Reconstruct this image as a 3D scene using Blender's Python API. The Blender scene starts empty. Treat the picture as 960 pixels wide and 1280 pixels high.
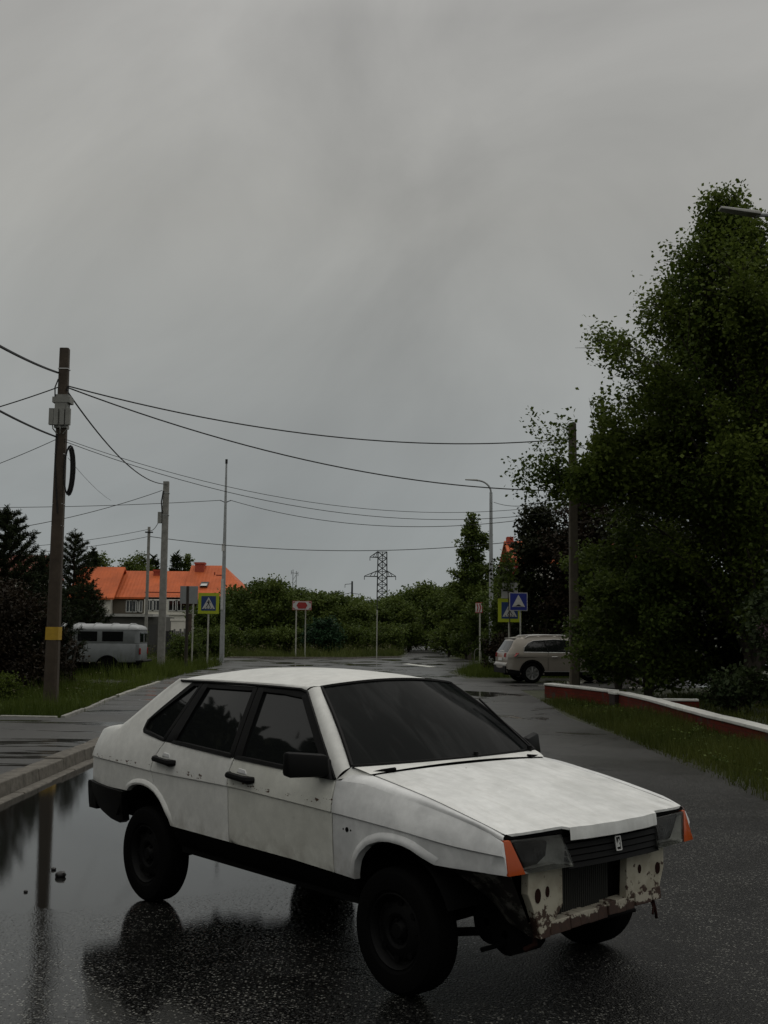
import bpy, bmesh, math, random
import numpy as np
from mathutils import Vector, Matrix
PI = math.pi
random.seed(7)
S = bpy.context.scene
COL = S.collection

# ------------------------------------------------------------------ camera
FPX, PITCH, ROLL, CAM_H = 1389.0, 0.1071, 0.0087, 1.774
fw = Vector((0, math.cos(PITCH), math.sin(PITCH)))
up = Vector((0, -math.sin(PITCH), math.cos(PITCH)))
rt = Vector((1, 0, 0))
rt2 = math.cos(ROLL) * rt + math.sin(ROLL) * up
up2 = -math.sin(ROLL) * rt + math.cos(ROLL) * up
cd = bpy.data.cameras.new('camera')
cam = bpy.data.objects.new('camera', cd)
COL.objects.link(cam)
M = Matrix((rt2, up2, -fw)).transposed().to_4x4()
M.translation = Vector((0, 0, CAM_H))
cam.matrix_world = M
cd.sensor_fit = 'VERTICAL'
cd.sensor_height = 24.0
cd.sensor_width = 18.0
cd.lens = FPX / 1280.0 * 24.0
cd.clip_start = 0.1
cd.clip_end = 6000
S.camera = cam

# ------------------------------------------------------------------ light
SUN_EL, SUN_AZ = math.radians(52), math.radians(40)      # high, to the right and beyond the road
w = bpy.data.worlds.new('World')
S.world = w
w.use_nodes = True
nt = w.node_tree
nt.nodes.clear()
def N(t, **k):
    n = nt.nodes.new(t)
    for a, b in k.items():
        setattr(n, a, b)
    return n
out = N('ShaderNodeOutputWorld')
bg = N('ShaderNodeBackground')
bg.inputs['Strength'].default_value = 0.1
sky = N('ShaderNodeTexSky', sky_type='NISHITA', sun_disc=False)
sky.sun_elevation = SUN_EL
sky.sun_rotation = SUN_AZ
tc = N('ShaderNodeTexCoord')
sep = N('ShaderNodeSeparateXYZ')
nt.links.new(tc.outputs['Generated'], sep.inputs[0])
# cloud sheet: direction projected on a high plane so that the streaks stretch towards the horizon
addz = N('ShaderNodeMath', operation='ADD'); addz.inputs[1].default_value = 0.18
mx0 = N('ShaderNodeMath', operation='MAXIMUM'); mx0.inputs[1].default_value = 0.0
nt.links.new(sep.outputs['Z'], mx0.inputs[0]); nt.links.new(mx0.outputs[0], addz.inputs[0])
dv = []
for a in 'XY':
    d = N('ShaderNodeMath', operation='DIVIDE')
    nt.links.new(sep.outputs[a], d.inputs[0]); nt.links.new(addz.outputs[0], d.inputs[1]); dv.append(d)
cmb = N('ShaderNodeCombineXYZ')
nt.links.new(dv[0].outputs[0], cmb.inputs[0]); nt.links.new(dv[1].outputs[0], cmb.inputs[1])
mp = N('ShaderNodeMapping'); mp.inputs['Rotation'].default_value = (0, 0, 0.75); mp.inputs['Scale'].default_value = (0.55, 1.5, 1)
nt.links.new(cmb.outputs[0], mp.inputs[0])
nz = N('ShaderNodeTexNoise'); nz.inputs['Scale'].default_value = 0.9; nz.inputs['Detail'].default_value = 5; nz.inputs['Roughness'].default_value = 0.5
nz.inputs['Distortion'].default_value = 0.4
nt.links.new(mp.outputs[0], nz.inputs['Vector'])
# brightness of the overcast by height above the horizon
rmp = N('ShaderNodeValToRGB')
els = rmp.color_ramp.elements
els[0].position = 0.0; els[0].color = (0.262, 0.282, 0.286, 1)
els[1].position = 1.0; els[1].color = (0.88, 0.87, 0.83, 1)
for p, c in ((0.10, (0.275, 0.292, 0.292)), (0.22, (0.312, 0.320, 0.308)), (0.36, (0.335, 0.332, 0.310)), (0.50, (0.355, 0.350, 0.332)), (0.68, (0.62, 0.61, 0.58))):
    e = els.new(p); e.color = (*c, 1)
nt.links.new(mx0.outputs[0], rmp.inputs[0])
mr = N('ShaderNodeMapRange'); mr.inputs[1].default_value = 0.34; mr.inputs[2].default_value = 0.66; mr.inputs[3].default_value = 0.86; mr.inputs[4].default_value = 1.21
mp1 = N('ShaderNodeMapping'); mp1.inputs['Rotation'].default_value = (0, math.radians(42), 0)
mp2 = N('ShaderNodeMapping'); mp2.inputs['Scale'].default_value = (1.0, 1.3, 1.8)
nt.links.new(tc.outputs['Generated'], mp1.inputs[0]); nt.links.new(mp1.outputs[0], mp2.inputs[0])
nz2 = N('ShaderNodeTexNoise'); nz2.inputs['Scale'].default_value = 2.1; nz2.inputs['Detail'].default_value = 6; nz2.inputs['Roughness'].default_value = 0.54; nz2.inputs['Distortion'].default_value = 0.5
nt.links.new(mp2.outputs[0], nz2.inputs['Vector'])
mxn = N('ShaderNodeMath', operation='MULTIPLY_ADD'); mxn.inputs[1].default_value = 0.86
sc2 = N('ShaderNodeMath', operation='MULTIPLY'); sc2.inputs[1].default_value = 0.14
nt.links.new(nz.outputs['Fac'], sc2.inputs[0]); nt.links.new(nz2.outputs['Fac'], mxn.inputs[0]); nt.links.new(sc2.outputs[0], mxn.inputs[2])
nt.links.new(mxn.outputs[0], mr.inputs[0])
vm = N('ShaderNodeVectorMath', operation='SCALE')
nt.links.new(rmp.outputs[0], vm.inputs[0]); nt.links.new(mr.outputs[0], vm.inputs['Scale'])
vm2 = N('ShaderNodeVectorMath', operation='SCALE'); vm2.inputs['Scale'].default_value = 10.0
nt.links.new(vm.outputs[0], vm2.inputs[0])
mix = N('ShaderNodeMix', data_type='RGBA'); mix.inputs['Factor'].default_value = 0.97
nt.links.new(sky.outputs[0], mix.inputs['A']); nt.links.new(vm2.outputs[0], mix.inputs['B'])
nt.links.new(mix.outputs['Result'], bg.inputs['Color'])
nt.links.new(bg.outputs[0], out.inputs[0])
sd = bpy.data.lights.new('sun', 'SUN'); sd.energy = 0.5; sd.angle = math.radians(40); sd.color = (1, 0.97, 0.92)
sun = bpy.data.objects.new('sun', sd); COL.objects.link(sun)
sdir = Vector((math.sin(SUN_AZ) * math.cos(SUN_EL), math.cos(SUN_AZ) * math.cos(SUN_EL), math.sin(SUN_EL)))
sun.rotation_euler = sdir.to_track_quat('Z', 'Y').to_euler()
S.view_settings.view_transform = 'Standard'
S.view_settings.look = 'None'
S.view_settings.exposure = 0.0
S.view_settings.gamma = 1.0
S.render.engine = 'CYCLES'
S.cycles.use_denoising = True
S.cycles.max_bounces = 6
S.cycles.diffuse_bounces = 2
S.cycles.glossy_bounces = 3
S.cycles.caustics_reflective = False
S.cycles.caustics_refractive = False

# ------------------------------------------------------------------ helpers: objects
def link_mesh(name, verts, faces, mat=None, parent=None, smooth=False, angle=35, loc=None):
    me = bpy.data.meshes.new(name)
    me.from_pydata([tuple(v) for v in verts], [], faces)
    me.update()
    return link_me(name, me, mat, parent, smooth, angle, loc)
def link_me(name, me, mat=None, parent=None, smooth=False, angle=35, loc=None):
    if mat is not None:
        for m_ in (mat if isinstance(mat, (list, tuple)) else [mat]):
            me.materials.append(m_)
    if smooth:
        me.polygons.foreach_set('use_smooth', [True] * len(me.polygons))
        me.set_sharp_from_angle(angle=math.radians(angle))
    o = bpy.data.objects.new(name, me)
    COL.objects.link(o)
    if parent: o.parent = parent
    if loc: o.location = loc
    return o
def link_bm(name, bm, mat=None, parent=None, smooth=False, angle=35, loc=None, recalc=False):
    if recalc:
        bmesh.ops.recalc_face_normals(bm, faces=bm.faces)
    me = bpy.data.meshes.new(name)
    bm.to_mesh(me); bm.free()
    return link_me(name, me, mat, parent, smooth, angle, loc)
def tag(o, label=None, cat=None, group=None, kind=None):
    for k, v in (('label', label), ('category', cat), ('group', group), ('kind', kind)):
        if v: o[k] = v
    return o
def thing(name, label, cat, loc=(0, 0, 0), rz=0, group=None):
    o = bpy.data.objects.new(name, None)
    o.empty_display_size = 0.2
    COL.objects.link(o)
    o.location = loc; o.rotation_euler = (0, 0, rz)
    return tag(o, label, cat, group)
class MB:
    """collects simple solids into one mesh"""
    def __init__(s): s.v = []; s.f = []; s.mi = []
    def add(s, v, f, m=0):
        n = len(s.v); s.v += [tuple(a) for a in v]; s.f += [tuple(i + n for i in q) for q in f]; s.mi += [m] * len(f); return s
    def box(s, x0, x1, y0, y1, z0, z1, m=0):
        v = [(x, y, z) for z in (z0, z1) for y in (y0, y1) for x in (x0, x1)]
        return s.add(v, [(0, 2, 3, 1), (4, 5, 7, 6), (0, 1, 5, 4), (2, 6, 7, 3), (0, 4, 6, 2), (1, 3, 7, 5)], m)
    def hexa(s, p, m=0):      # 8 points: bottom 4 ccw, top 4 ccw
        return s.add(p, [(3, 2, 1, 0), (4, 5, 6, 7), (0, 1, 5, 4), (1, 2, 6, 5), (2, 3, 7, 6), (3, 0, 4, 7)], m)
    def tube(s, pts, r, n=6, m=0, cap=True):
        pts = [Vector(p) for p in pts]
        rr = r if isinstance(r, (list, tuple)) else [r] * len(pts)
        v = []; f = []
        ref = None
        for i, p in enumerate(pts):
            d = (pts[min(i + 1, len(pts) - 1)] - pts[max(i - 1, 0)])
            if d.length < 1e-9: d = Vector((0, 0, 1))
            d.normalize()
            if ref is None:
                ref = Vector((0, 0, 1)) if abs(d.z) < 0.9 else Vector((1, 0, 0))
            a = d.cross(ref); 
            if a.length < 1e-6: a = d.orthogonal()
            a.normalize(); b = d.cross(a)
            ref = -b if False else ref
            for k in range(n):
                t = 2 * PI * k / n
                v.append(p + (a * math.cos(t) + b * math.sin(t)) * rr[i])
        for i in range(len(pts) - 1):
            for k in range(n):
                f.append((i * n + k, i * n + (k + 1) % n, (i + 1) * n + (k + 1) % n, (i + 1) * n + k))
        if cap:
            f.append(tuple(range(n - 1, -1, -1))); f.append(tuple((len(pts) - 1) * n + k for k in range(n)))
        return s.add(v, f, m)
    def bar(s, a, b, wd, th=None, m=0):          # rectangular bar from a to b
        a = Vector(a); b = Vector(b); th = th or wd
        d = (b - a).normalized(); x = d.cross(Vector((0, 0, 1)))
        if x.length < 1e-4: x = Vector((1, 0, 0))
        x.normalize(); y = x.cross(d)
        p = [q + x * sx * wd / 2 + y * sy * th / 2 for q in (a, b) for sx, sy in ((-1, -1), (1, -1), (1, 1), (-1, 1))]
        return s.hexa(p, m)
    def prism(s, poly, axis, lo, hi, m=0):      # polygon in the two other axes, extruded along axis
        def P(q, h):
            l = list(q); l.insert(axis, h); return tuple(l)
        n = len(poly)
        v = [P(q, lo) for q in poly] + [P(q, hi) for q in poly]
        f = [tuple(range(n)), tuple(range(2 * n - 1, n - 1, -1))] + [(i, i + n, (i + 1) % n + n, (i + 1) % n) for i in range(n)]
        return s.add(v, f, m)
    def lathe(s, prof, axis=1, n=32, c=(0, 0, 0), m=0, closed=False):   # prof: (radius, along-axis)
        v = []; f = []
        for k in range(n):
            t = 2 * PI * k / n
            for r, h in prof:
                p = [r * math.cos(t), r * math.sin(t)]; p.insert(axis, h)
                v.append((p[0] + c[0], p[1] + c[1], p[2] + c[2]))
        q = len(prof)
        for k in range(n):
            k2 = (k + 1) % n
            for j in range(q if closed else q - 1):
                j2 = (j + 1) % q
                f.append((k * q + j, k2 * q + j, k2 * q + j2, k * q + j2))
        return s.add(v, f, m)
    def disc(s, c, r, axis, th=0.01, n=16, sx=1, sy=1, m=0):
        poly = [(math.cos(2 * PI * k / n) * r * sx, math.sin(2 * PI * k / n) * r * sy) for k in range(n)]
        o2 = list(c); h = o2.pop(axis)
        return s.prism([(a + o2[0], b + o2[1]) for a, b in poly], axis, h - th / 2, h + th / 2, m)
    def build(s, name, mat=None, parent=None, smooth=False, angle=35, recalc=True, bevel=0, loc=None):
        me = bpy.data.meshes.new(name)
        me.from_pydata(s.v, [], s.f)
        me.polygons.foreach_set('material_index', s.mi)
        me.update()
        if recalc or bevel:
            bm = bmesh.new(); bm.from_mesh(me)
            bmesh.ops.recalc_face_normals(bm, faces=bm.faces)
            if bevel:
                es = [e for e in bm.edges if len(e.link_faces) == 2 and e.calc_face_angle(0) > 0.5]
                bmesh.ops.bevel(bm, geom=es, offset=bevel, segments=2, affect='EDGES', profile=0.5)
            bm.to_mesh(me); bm.free()
        return link_me(name, me, mat, parent, smooth, angle, loc)

# ------------------------------------------------------------------ helpers: materials
MATS = {}
def mat(name, col, rough=0.6, spec=0.5, metal=0.0, var=0.0, scale=6.0, bump=0.0, bscale=40.0, coat=0.0):
    m = bpy.data.materials.new(name); m.use_nodes = True
    t = m.node_tree; b = t.nodes['Principled BSDF']
    b.inputs['Base Color'].default_value = (*col, 1)
    b.inputs['Roughness'].default_value = rough
    b.inputs['Specular IOR Level'].default_value = spec
    b.inputs['Metallic'].default_value = metal
    b.inputs['Coat Weight'].default_value = coat
    L = t.links.new
    if var or bump:
        c = t.nodes.new('ShaderNodeTexCoord')
    if var:
        n = t.nodes.new('ShaderNodeTexNoise'); n.inputs['Scale'].default_value = scale; n.inputs['Detail'].default_value = 6; n.inputs['Roughness'].default_value = 0.65
        L(c.outputs['Object'], n.inputs['Vector'])
        r = t.nodes.new('ShaderNodeMapRange'); r.inputs[1].default_value = 0.3; r.inputs[2].default_value = 0.7; r.inputs[3].default_value = 1 - var; r.inputs[4].default_value = 1 + var
        L(n.outputs['Fac'], r.inputs[0])
        v = t.nodes.new('ShaderNodeVectorMath'); v.operation = 'SCALE'; v.inputs[0].default_value = col
        L(r.outputs[0], v.inputs['Scale']); L(v.outputs[0], b.inputs['Base Color'])
    if bump:
        n2 = t.nodes.new('ShaderNodeTexNoise'); n2.inputs['Scale'].default_value = bscale; n2.inputs['Detail'].default_value = 4
        L(c.outputs['Object'], n2.inputs['Vector'])
        bp = t.nodes.new('ShaderNodeBump'); bp.inputs['Strength'].default_value = bump; bp.inputs['Distance'].default_value = 0.01
        L(n2.outputs['Fac'], bp.inputs['Height']); L(bp.outputs[0], b.inputs['Normal'])
    MATS[name] = m
    return m
class NT:
    """small node-building helper"""
    def __init__(s, m): s.t = m.node_tree; s.b = s.t.nodes['Principled BSDF']
    def n(s, typ, **k):
        x = s.t.nodes.new(typ)
        for a, b in k.items(): setattr(x, a, b)
        return x
    def set(s, sock, v):
        if hasattr(v, 'is_linked') or isinstance(v, bpy.types.NodeSocket): s.t.links.new(v, sock)
        else: sock.default_value = v
    def math(s, op, a, b=0.0, clamp=False):
        x = s.n('ShaderNodeMath', operation=op); x.use_clamp = clamp
        s.set(x.inputs[0], a); s.set(x.inputs[1], b); return x.outputs[0]
    def noise(s, vec, scale, detail=4, rough=0.5, dist=0.0):
        x = s.n('ShaderNodeTexNoise'); x.inputs['Scale'].default_value = scale; x.inputs['Detail'].default_value = detail
        x.inputs['Roughness'].default_value = rough; x.inputs['Distortion'].default_value = dist
        if vec is not None: s.set(x.inputs['Vector'], vec)
        return x.outputs['Fac']
    def step(s, v, a, b, lo=0.0, hi=1.0):
        x = s.n('ShaderNodeMapRange', interpolation_type='SMOOTHSTEP')
        s.set(x.inputs[0], v); x.inputs[1].default_value = a; x.inputs[2].default_value = b; x.inputs[3].default_value = lo; x.inputs[4].default_value = hi
        return x.outputs[0]
    def mix(s, f, a, b):
        x = s.n('ShaderNodeMix', data_type='RGBA')
        s.set(x.inputs['Factor'], f)
        for k, v in (('A', a), ('B', b)):
            if isinstance(v, tuple): x.inputs[k].default_value = (*v[:3], 1)
            else: s.set(x.inputs[k], v)
        return x.outputs['Result']
    def mixf(s, f, a, b):
        x = s.n('ShaderNodeMix', data_type='FLOAT')
        s.set(x.inputs['Factor'], f); s.set(x.inputs['A'], a); s.set(x.inputs['B'], b); return x.outputs['Result']
    def bump(s, h, strength, dist=0.01, normal=None):
        x = s.n('ShaderNodeBump'); s.set(x.inputs['Strength'], strength); x.inputs['Distance'].default_value = dist
        s.set(x.inputs['Height'], h)
        if normal is not None: s.set(x.inputs['Normal'], normal)
        return x.outputs[0]
    def obj(s):
        x = s.n('ShaderNodeTexCoord'); return x.outputs['Object']
    def xyz(s, v):
        x = s.n('ShaderNodeSeparateXYZ'); s.set(x.inputs[0], v); return x.outputs

def paint_mat(name, c1, c2, chip=1.0, seed=0.0, rough=0.38, streak=0.0, crease=1.0):
    """worn car paint: blotchy tone, grime, rust chips along the body crease"""
    m = mat(name, c1, rough=rough, spec=0.4)
    k = NT(m)
    o = k.n('ShaderNodeMapping'); o.inputs['Location'].default_value = (seed, seed * 0.7, 0)
    k.set(o.inputs[0], k.obj()); v = o.outputs[0]
    blot = k.step(k.noise(v, 2.6, 5, 0.6, 0.5), 0.35, 0.68)
    col = k.mix(blot, c1, c2)
    fine = k.step(k.noise(v, 14, 6, 0.7), 0.3, 0.75, 0.90, 1.06)
    sc = k.n('ShaderNodeVectorMath', operation='SCALE'); k.set(sc.inputs[0], col); k.set(sc.inputs['Scale'], fine); col = sc.outputs[0]
    if streak:
        mp_ = k.n('ShaderNodeMapping'); mp_.inputs['Scale'].default_value = (1.2, 6, 1); k.set(mp_.inputs[0], v)
        st = k.step(k.noise(mp_.outputs[0], 2.2, 6, 0.7, 1.0), 0.46, 0.62)
        col = k.mix(k.math('MULTIPLY', st, streak), col, (0.46, 0.46, 0.42))
    z = k.xyz(k.obj())[2]
    grime = k.math('MULTIPLY', k.step(z, .72, .50), k.step(k.noise(v, 6, 5, .7, .6), .35, .70, 0.0, .55))
    col = k.mix(grime, col, (0.30, 0.28, 0.235))
    # small chips: dense near the crease, rare elsewhere
    band = k.math('MULTIPLY', k.step(z, 0.853, 0.868), k.step(z, 0.915, 0.885))
    low = k.step(z, 0.62, 0.53)
    mps = k.n('ShaderNodeMapping'); mps.inputs['Scale'].default_value = (22, 22, 48); k.set(mps.inputs[0], v)
    spots = k.noise(mps.outputs[0], 1.0, 4, 0.65)
    thr = k.math('SUBTRACT', 0.745, k.math('ADD', k.math('MULTIPLY', band, 0.115 * crease), k.math('MULTIPLY', low, 0.05)))
    patch = k.step(k.noise(v, 3.4, 2), 0.48, 0.60, 0.0, 0.07 * crease)
    thr = k.math('SUBTRACT', thr, k.math('MULTIPLY', patch, band))
    d = k.math('SUBTRACT', spots, thr)
    msk = k.math('MULTIPLY', k.step(d, 0.0, 0.012), chip)
    rust = k.mix(k.noise(v, 60, 2), (0.035, 0.018, 0.012), (0.11, 0.06, 0.035))
    col = k.mix(msk, col, rust)
    k.set(k.b.inputs['Base Color'], col)
    k.set(k.b.inputs['Roughness'], k.mixf(msk, k.step(k.noise(v, 5, 4), 0.3, 0.7, rough - 0.08, rough + 0.14), 0.85))
    k.set(k.b.inputs['Normal'], k.bump(k.noise(v, 1.7, 2), 0.12, 0.02))
    return m
P_WHITE = paint_mat('worn_white_paint', (0.75, 0.75, 0.715), (0.69, 0.69, 0.655), 1.0)
P_HOOD = paint_mat('smeared_white_paint', (0.80, 0.805, 0.785), (0.69, 0.695, 0.675), 0.7, 3.0, 0.42, 0.22, 0.0)
P_FENDER = paint_mat('primer_grey_white_paint', (0.74, 0.745, 0.735), (0.55, 0.555, 0.55), 0.5, 5.0, 0.5, 0.0, 0.2)
P_DOOR = paint_mat('cream_white_paint', (0.69, 0.69, 0.63), (0.625, 0.625, 0.565), 1.0, 9.0, 0.33)
BLACKTRIM = mat('black_plastic_trim', (0.005, 0.005, 0.005), 0.5, 0.10)
DULLBLACK = mat('dull_black', (0.003, 0.003, 0.003), 0.9, 0.1)
SILLBLACK = mat('black_underseal', (0.003, 0.003, 0.003), 0.8, 0.04, bump=0.3, bscale=60)
RUBBER = mat('tyre_rubber', (0.004, 0.004, 0.004), 0.8, 0.04, bump=0.2, bscale=80)
RIMBLACK = mat('black_steel_rim', (0.004, 0.004, 0.004), 0.55, 0.12)
GLASS = mat('dark_tinted_glass', (0.008, 0.009, 0.009), 0.03, 0.5, coat=0.0)
CHROME = mat('dull_chrome', (0.5, 0.5, 0.5), 0.25, 0.5, 1.0)
ORANGE = mat('orange_lens', (0.42, 0.066, 0.009), 0.2, 0.5)
REDLENS = mat('red_lens', (0.25, 0.01, 0.01), 0.2, 0.5)
CONC = mat('concrete_pole', (0.24, 0.235, 0.215), 0.85, 0.3, var=0.25, scale=5, bump=0.3, bscale=30)
DARKPOLE = mat('dark_wet_concrete', (0.060, 0.046, 0.034), 0.8, 0.3, var=0.3, scale=4, bump=0.3, bscale=30)
GALV = mat('galvanised_steel', (0.32, 0.33, 0.33), 0.5, 0.5, 0.4, var=0.15, scale=3)
WIREBLACK = mat('cable_black', (0.012, 0.012, 0.012), 0.6, 0.3)

# ------------------------------------------------------------------ panels cut from a curved surface
def curve1(pts):
    """smooth (monotone cubic) function through points sorted by x"""
    pts = sorted(pts)
    x = np.array([p[0] for p in pts]); y = np.array([p[1] for p in pts])
    h = np.diff(x); d = np.diff(y) / h
    m = np.zeros(len(x)); m[0] = d[0]; m[-1] = d[-1]
    for i in range(1, len(x) - 1):
        m[i] = 0 if d[i - 1] * d[i] <= 0 else 2 * d[i - 1] * d[i] / (d[i - 1] + d[i])
    def f(q):
        q = min(max(q, x[0]), x[-1])
        i = int(min(max(np.searchsorted(x, q) - 1, 0), len(h) - 1))
        t = (q - x[i]) / h[i]
        return float((1 + 2 * t) * (1 - t) ** 2 * y[i] + t * (1 - t) ** 2 * h[i] * m[i] + t * t * (3 - 2 * t) * y[i + 1] + t * t * (t - 1) * h[i] * m[i + 1])
    return f
def panel(bm, poly, f, du=0.08, dv=0.06, flange=None, bevel=0.0, crease=None):
    """fill polygon in (u,v), cut on a grid, map with f, turn its border in by vector flange"""
    b = bmesh.new()
    vs = [b.verts.new((p[0], p[1], 0)) for p in poly]
    b.faces.new(vs)
    us = [p[0] for p in poly]; ws = [p[1] for p in poly]
    for ax, lo, hi, st in ((0, min(us), max(us), du), (1, min(ws), max(ws), dv)):
        k = max(1, int((hi - lo) / st))
        for i in range(1, k + 1):
            c = lo + (hi - lo) * (i - 0.37) / k
            if c >= hi - 1e-4: continue
            co = [0, 0, 0]; co[ax] = c; no = [0, 0, 0]; no[ax] = 1
            bmesh.ops.bisect_plane(b, geom=b.verts[:] + b.edges[:] + b.faces[:], dist=1e-6, plane_co=co, plane_no=no)
    if crease:
        for v in b.verts: v.co.y -= crease(v.co.x)
        for c in (0.0, -.0085):
            bmesh.ops.bisect_plane(b, geom=b.verts[:] + b.edges[:] + b.faces[:], dist=1e-6, plane_co=(0, c, 0), plane_no=(0, 1, 0))
        for v in b.verts: v.co.y += crease(v.co.x)
    bmesh.ops.connect_verts_concave(b, faces=b.faces[:])
    for v in b.verts: v.co = f(v.co.x, v.co.y)
    if flange is not None:
        be = [e for e in b.edges if len(e.link_faces) == 1]
        r = bmesh.ops.extrude_edge_only(b, edges=be)
        for v in r['geom']:
            if isinstance(v, bmesh.types.BMVert):
                v.co += Vector(flange(v.co) if callable(flange) else flange)
        if bevel:
            bmesh.ops.bevel(b, geom=[e for e in be if e.is_valid], offset=bevel, segments=2, affect='EDGES', profile=0.5, clamp_overlap=True)
    me = bpy.data.meshes.new('tmp'); b.to_mesh(me); b.free()
    bm.from_mesh(me); bpy.data.meshes.remove(me)
def grid(bm, f, nu, nv):
    vs = [[bm.verts.new(f(i / nu, j / nv)) for j in range(nv + 1)] for i in range(nu + 1)]
    for i in range(nu):
        for j in range(nv):
            bm.faces.new((vs[i][j], vs[i + 1][j], vs[i + 1][j + 1], vs[i][j + 1]))
def lerp(a, b, t): return a + (b - a) * t
def polyline(pts):
    """arc-length parametrised polyline of Vectors"""
    pts = [Vector(p) for p in pts]
    L = [0]
    for a, b in zip(pts, pts[1:]): L.append(L[-1] + (b - a).length)
    def f(t):
        s = t * L[-1]
        for i in range(len(pts) - 1):
            if s <= L[i + 1] + 1e-9:
                k = 0 if L[i + 1] == L[i] else (s - L[i]) / (L[i + 1] - L[i])
                return pts[i].lerp(pts[i + 1], min(max(k, 0), 1))
        return pts[-1]
    return f

# ================================================================== GROUND AND ROADS
def sheet(name, poly, z, m, kind='structure'):
    o = link_mesh(name, [(x, y, z) for x, y in poly], [tuple(range(len(poly)))], m)
    return tag(o, kind=kind)
def road_mat():
    m = mat('wet_asphalt', (0.03, 0.03, 0.03), 0.4)
    k = NT(m); v = k.obj(); x, y, z = k.xyz(v)
    # standing water: a long puddle along the left kerb that reaches under the car
    ex = k.math('DIVIDE', k.math('ADD', x, 2.6), 2.75)
    ey = k.math('DIVIDE', k.math('SUBTRACT', y, 11.8), 5.6)
    d = k.math('SQRT', k.math('ADD', k.math('MULTIPLY', ex, ex), k.math('MULTIPLY', ey, ey)))
    d = k.math('ADD', d, k.math('MULTIPLY', k.math('SUBTRACT', k.noise(v, 0.55, 4, .55), .5), .9))
    d = k.math('ADD', d, k.math('MULTIPLY', k.math('SUBTRACT', k.noise(v, 5.0, 3, .6), .5), .22))
    pud = k.step(d, 1.10, 0.74)
    edge = k.step(k.math('ADD', d, k.math('MULTIPLY', k.math('ADD', x, 1.0), .07)), 1.95, 1.0)
    # smaller wet hollows further along the road
    far = k.math('MULTIPLY', k.step(k.noise(v, 0.35, 4, .55, .6), .53, .60), k.step(y, 16, 22))
    damp = k.step(k.noise(v, 0.28, 4, .6), .38, .62)
    worn = k.step(y, 10.5, 19)                                   # smoother, worn surface away from the coarse patch
    vor = k.n('ShaderNodeTexVoronoi', feature='F1'); vor.inputs['Scale'].default_value = 78.0; k.set(vor.inputs['Vector'], v)
    vd = vor.outputs['Distance']; vc = vor.outputs['Color']
    cr = k.xyz(vc)[0]
    stone = k.mix(k.step(cr, .55, 1.0), (0.013, 0.013, 0.012), (0.045, 0.044, 0.039))
    stone = k.mix(k.step(cr, .84, .88), stone, (0.16, 0.158, 0.142))
    stone = k.mix(k.step(vd, .35, .62), stone, (0.006, 0.006, 0.006))
    smooth = k.mix(k.noise(v, 0.8, 6, .65), (0.030, 0.030, 0.028), (0.062, 0.060, 0.055))
    smooth = k.mix(k.step(k.noise(v, 1.6, 5, .7, .8), .62, .68), smooth, (0.018, 0.018, 0.017))
    ve = k.n('ShaderNodeTexVoronoi', feature='DISTANCE_TO_EDGE'); ve.inputs['Scale'].default_value = .42
    vw = k.n('ShaderNodeVectorMath', operation='ADD'); k.set(vw.inputs[0], v); nn = k.n('ShaderNodeTexNoise'); nn.inputs['Scale'].default_value = 1.3; nn.inputs['Detail'].default_value = 5; k.set(nn.inputs['Vector'], v); k.set(vw.inputs[1], nn.outputs['Color']); k.set(ve.inputs['Vector'], vw.outputs[0])
    crack = k.math('MULTIPLY', k.step(ve.outputs['Distance'], .012, .003), k.step(k.noise(v, .3, 3), .42, .55))
    smooth = k.mix(crack, smooth, (0.008, 0.008, 0.008))
    sv = k.n('ShaderNodeVectorMath', operation='SCALE'); k.set(sv.inputs[0], stone); k.set(sv.inputs['Scale'], k.step(k.noise(v, 1.1, 5, .6, .4), .32, .68, .45, 1.35)); stone = sv.outputs[0]
    col = k.mix(k.math('MULTIPLY', worn, .85), stone, smooth)
    col = k.mix(pud, col, (0.012, 0.012, 0.011))
    k.set(k.b.inputs['Base Color'], col)
    hs = k.noise(v, 58, 3, .6)
    lev = k.step(edge, 0.0, 1.0, .26, .60)
    film = k.step(k.math('SUBTRACT', hs, lev), .035, -.035)
    wet = k.math('MAXIMUM', k.math('MAXIMUM', pud, far), k.math('MULTIPLY', film, .97))
    r = k.mixf(damp, .46, .30)
    r = k.mixf(edge, r, .17)
    r = k.mixf(wet, r, .03)
    k.set(k.b.inputs['Roughness'], r)
    k.set(k.b.inputs['Specular IOR Level'], k.mixf(edge, k.mixf(worn, .16, .36), .52))
    hb = k.math('ADD', k.math('MULTIPLY', k.math('SUBTRACT', 1.0, vd), k.math('ADD', .35, cr)), k.math('MULTIPLY', k.noise(v, 140, 3), .5))
    st = k.math('MULTIPLY', k.math('MULTIPLY', k.mixf(worn, .85, .10), k.mixf(edge, .85, .6)), k.math('SUBTRACT', 1.0, k.math('MULTIPLY', wet, .985)))
    n1 = k.bump(hb, st, .010)
    k.set(k.b.inputs['Normal'], k.bump(k.noise(v, 7, 2), k.math('MULTIPLY', k.math('SUBTRACT', 1.0, wet), .25), .006, n1))
    return m
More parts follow.
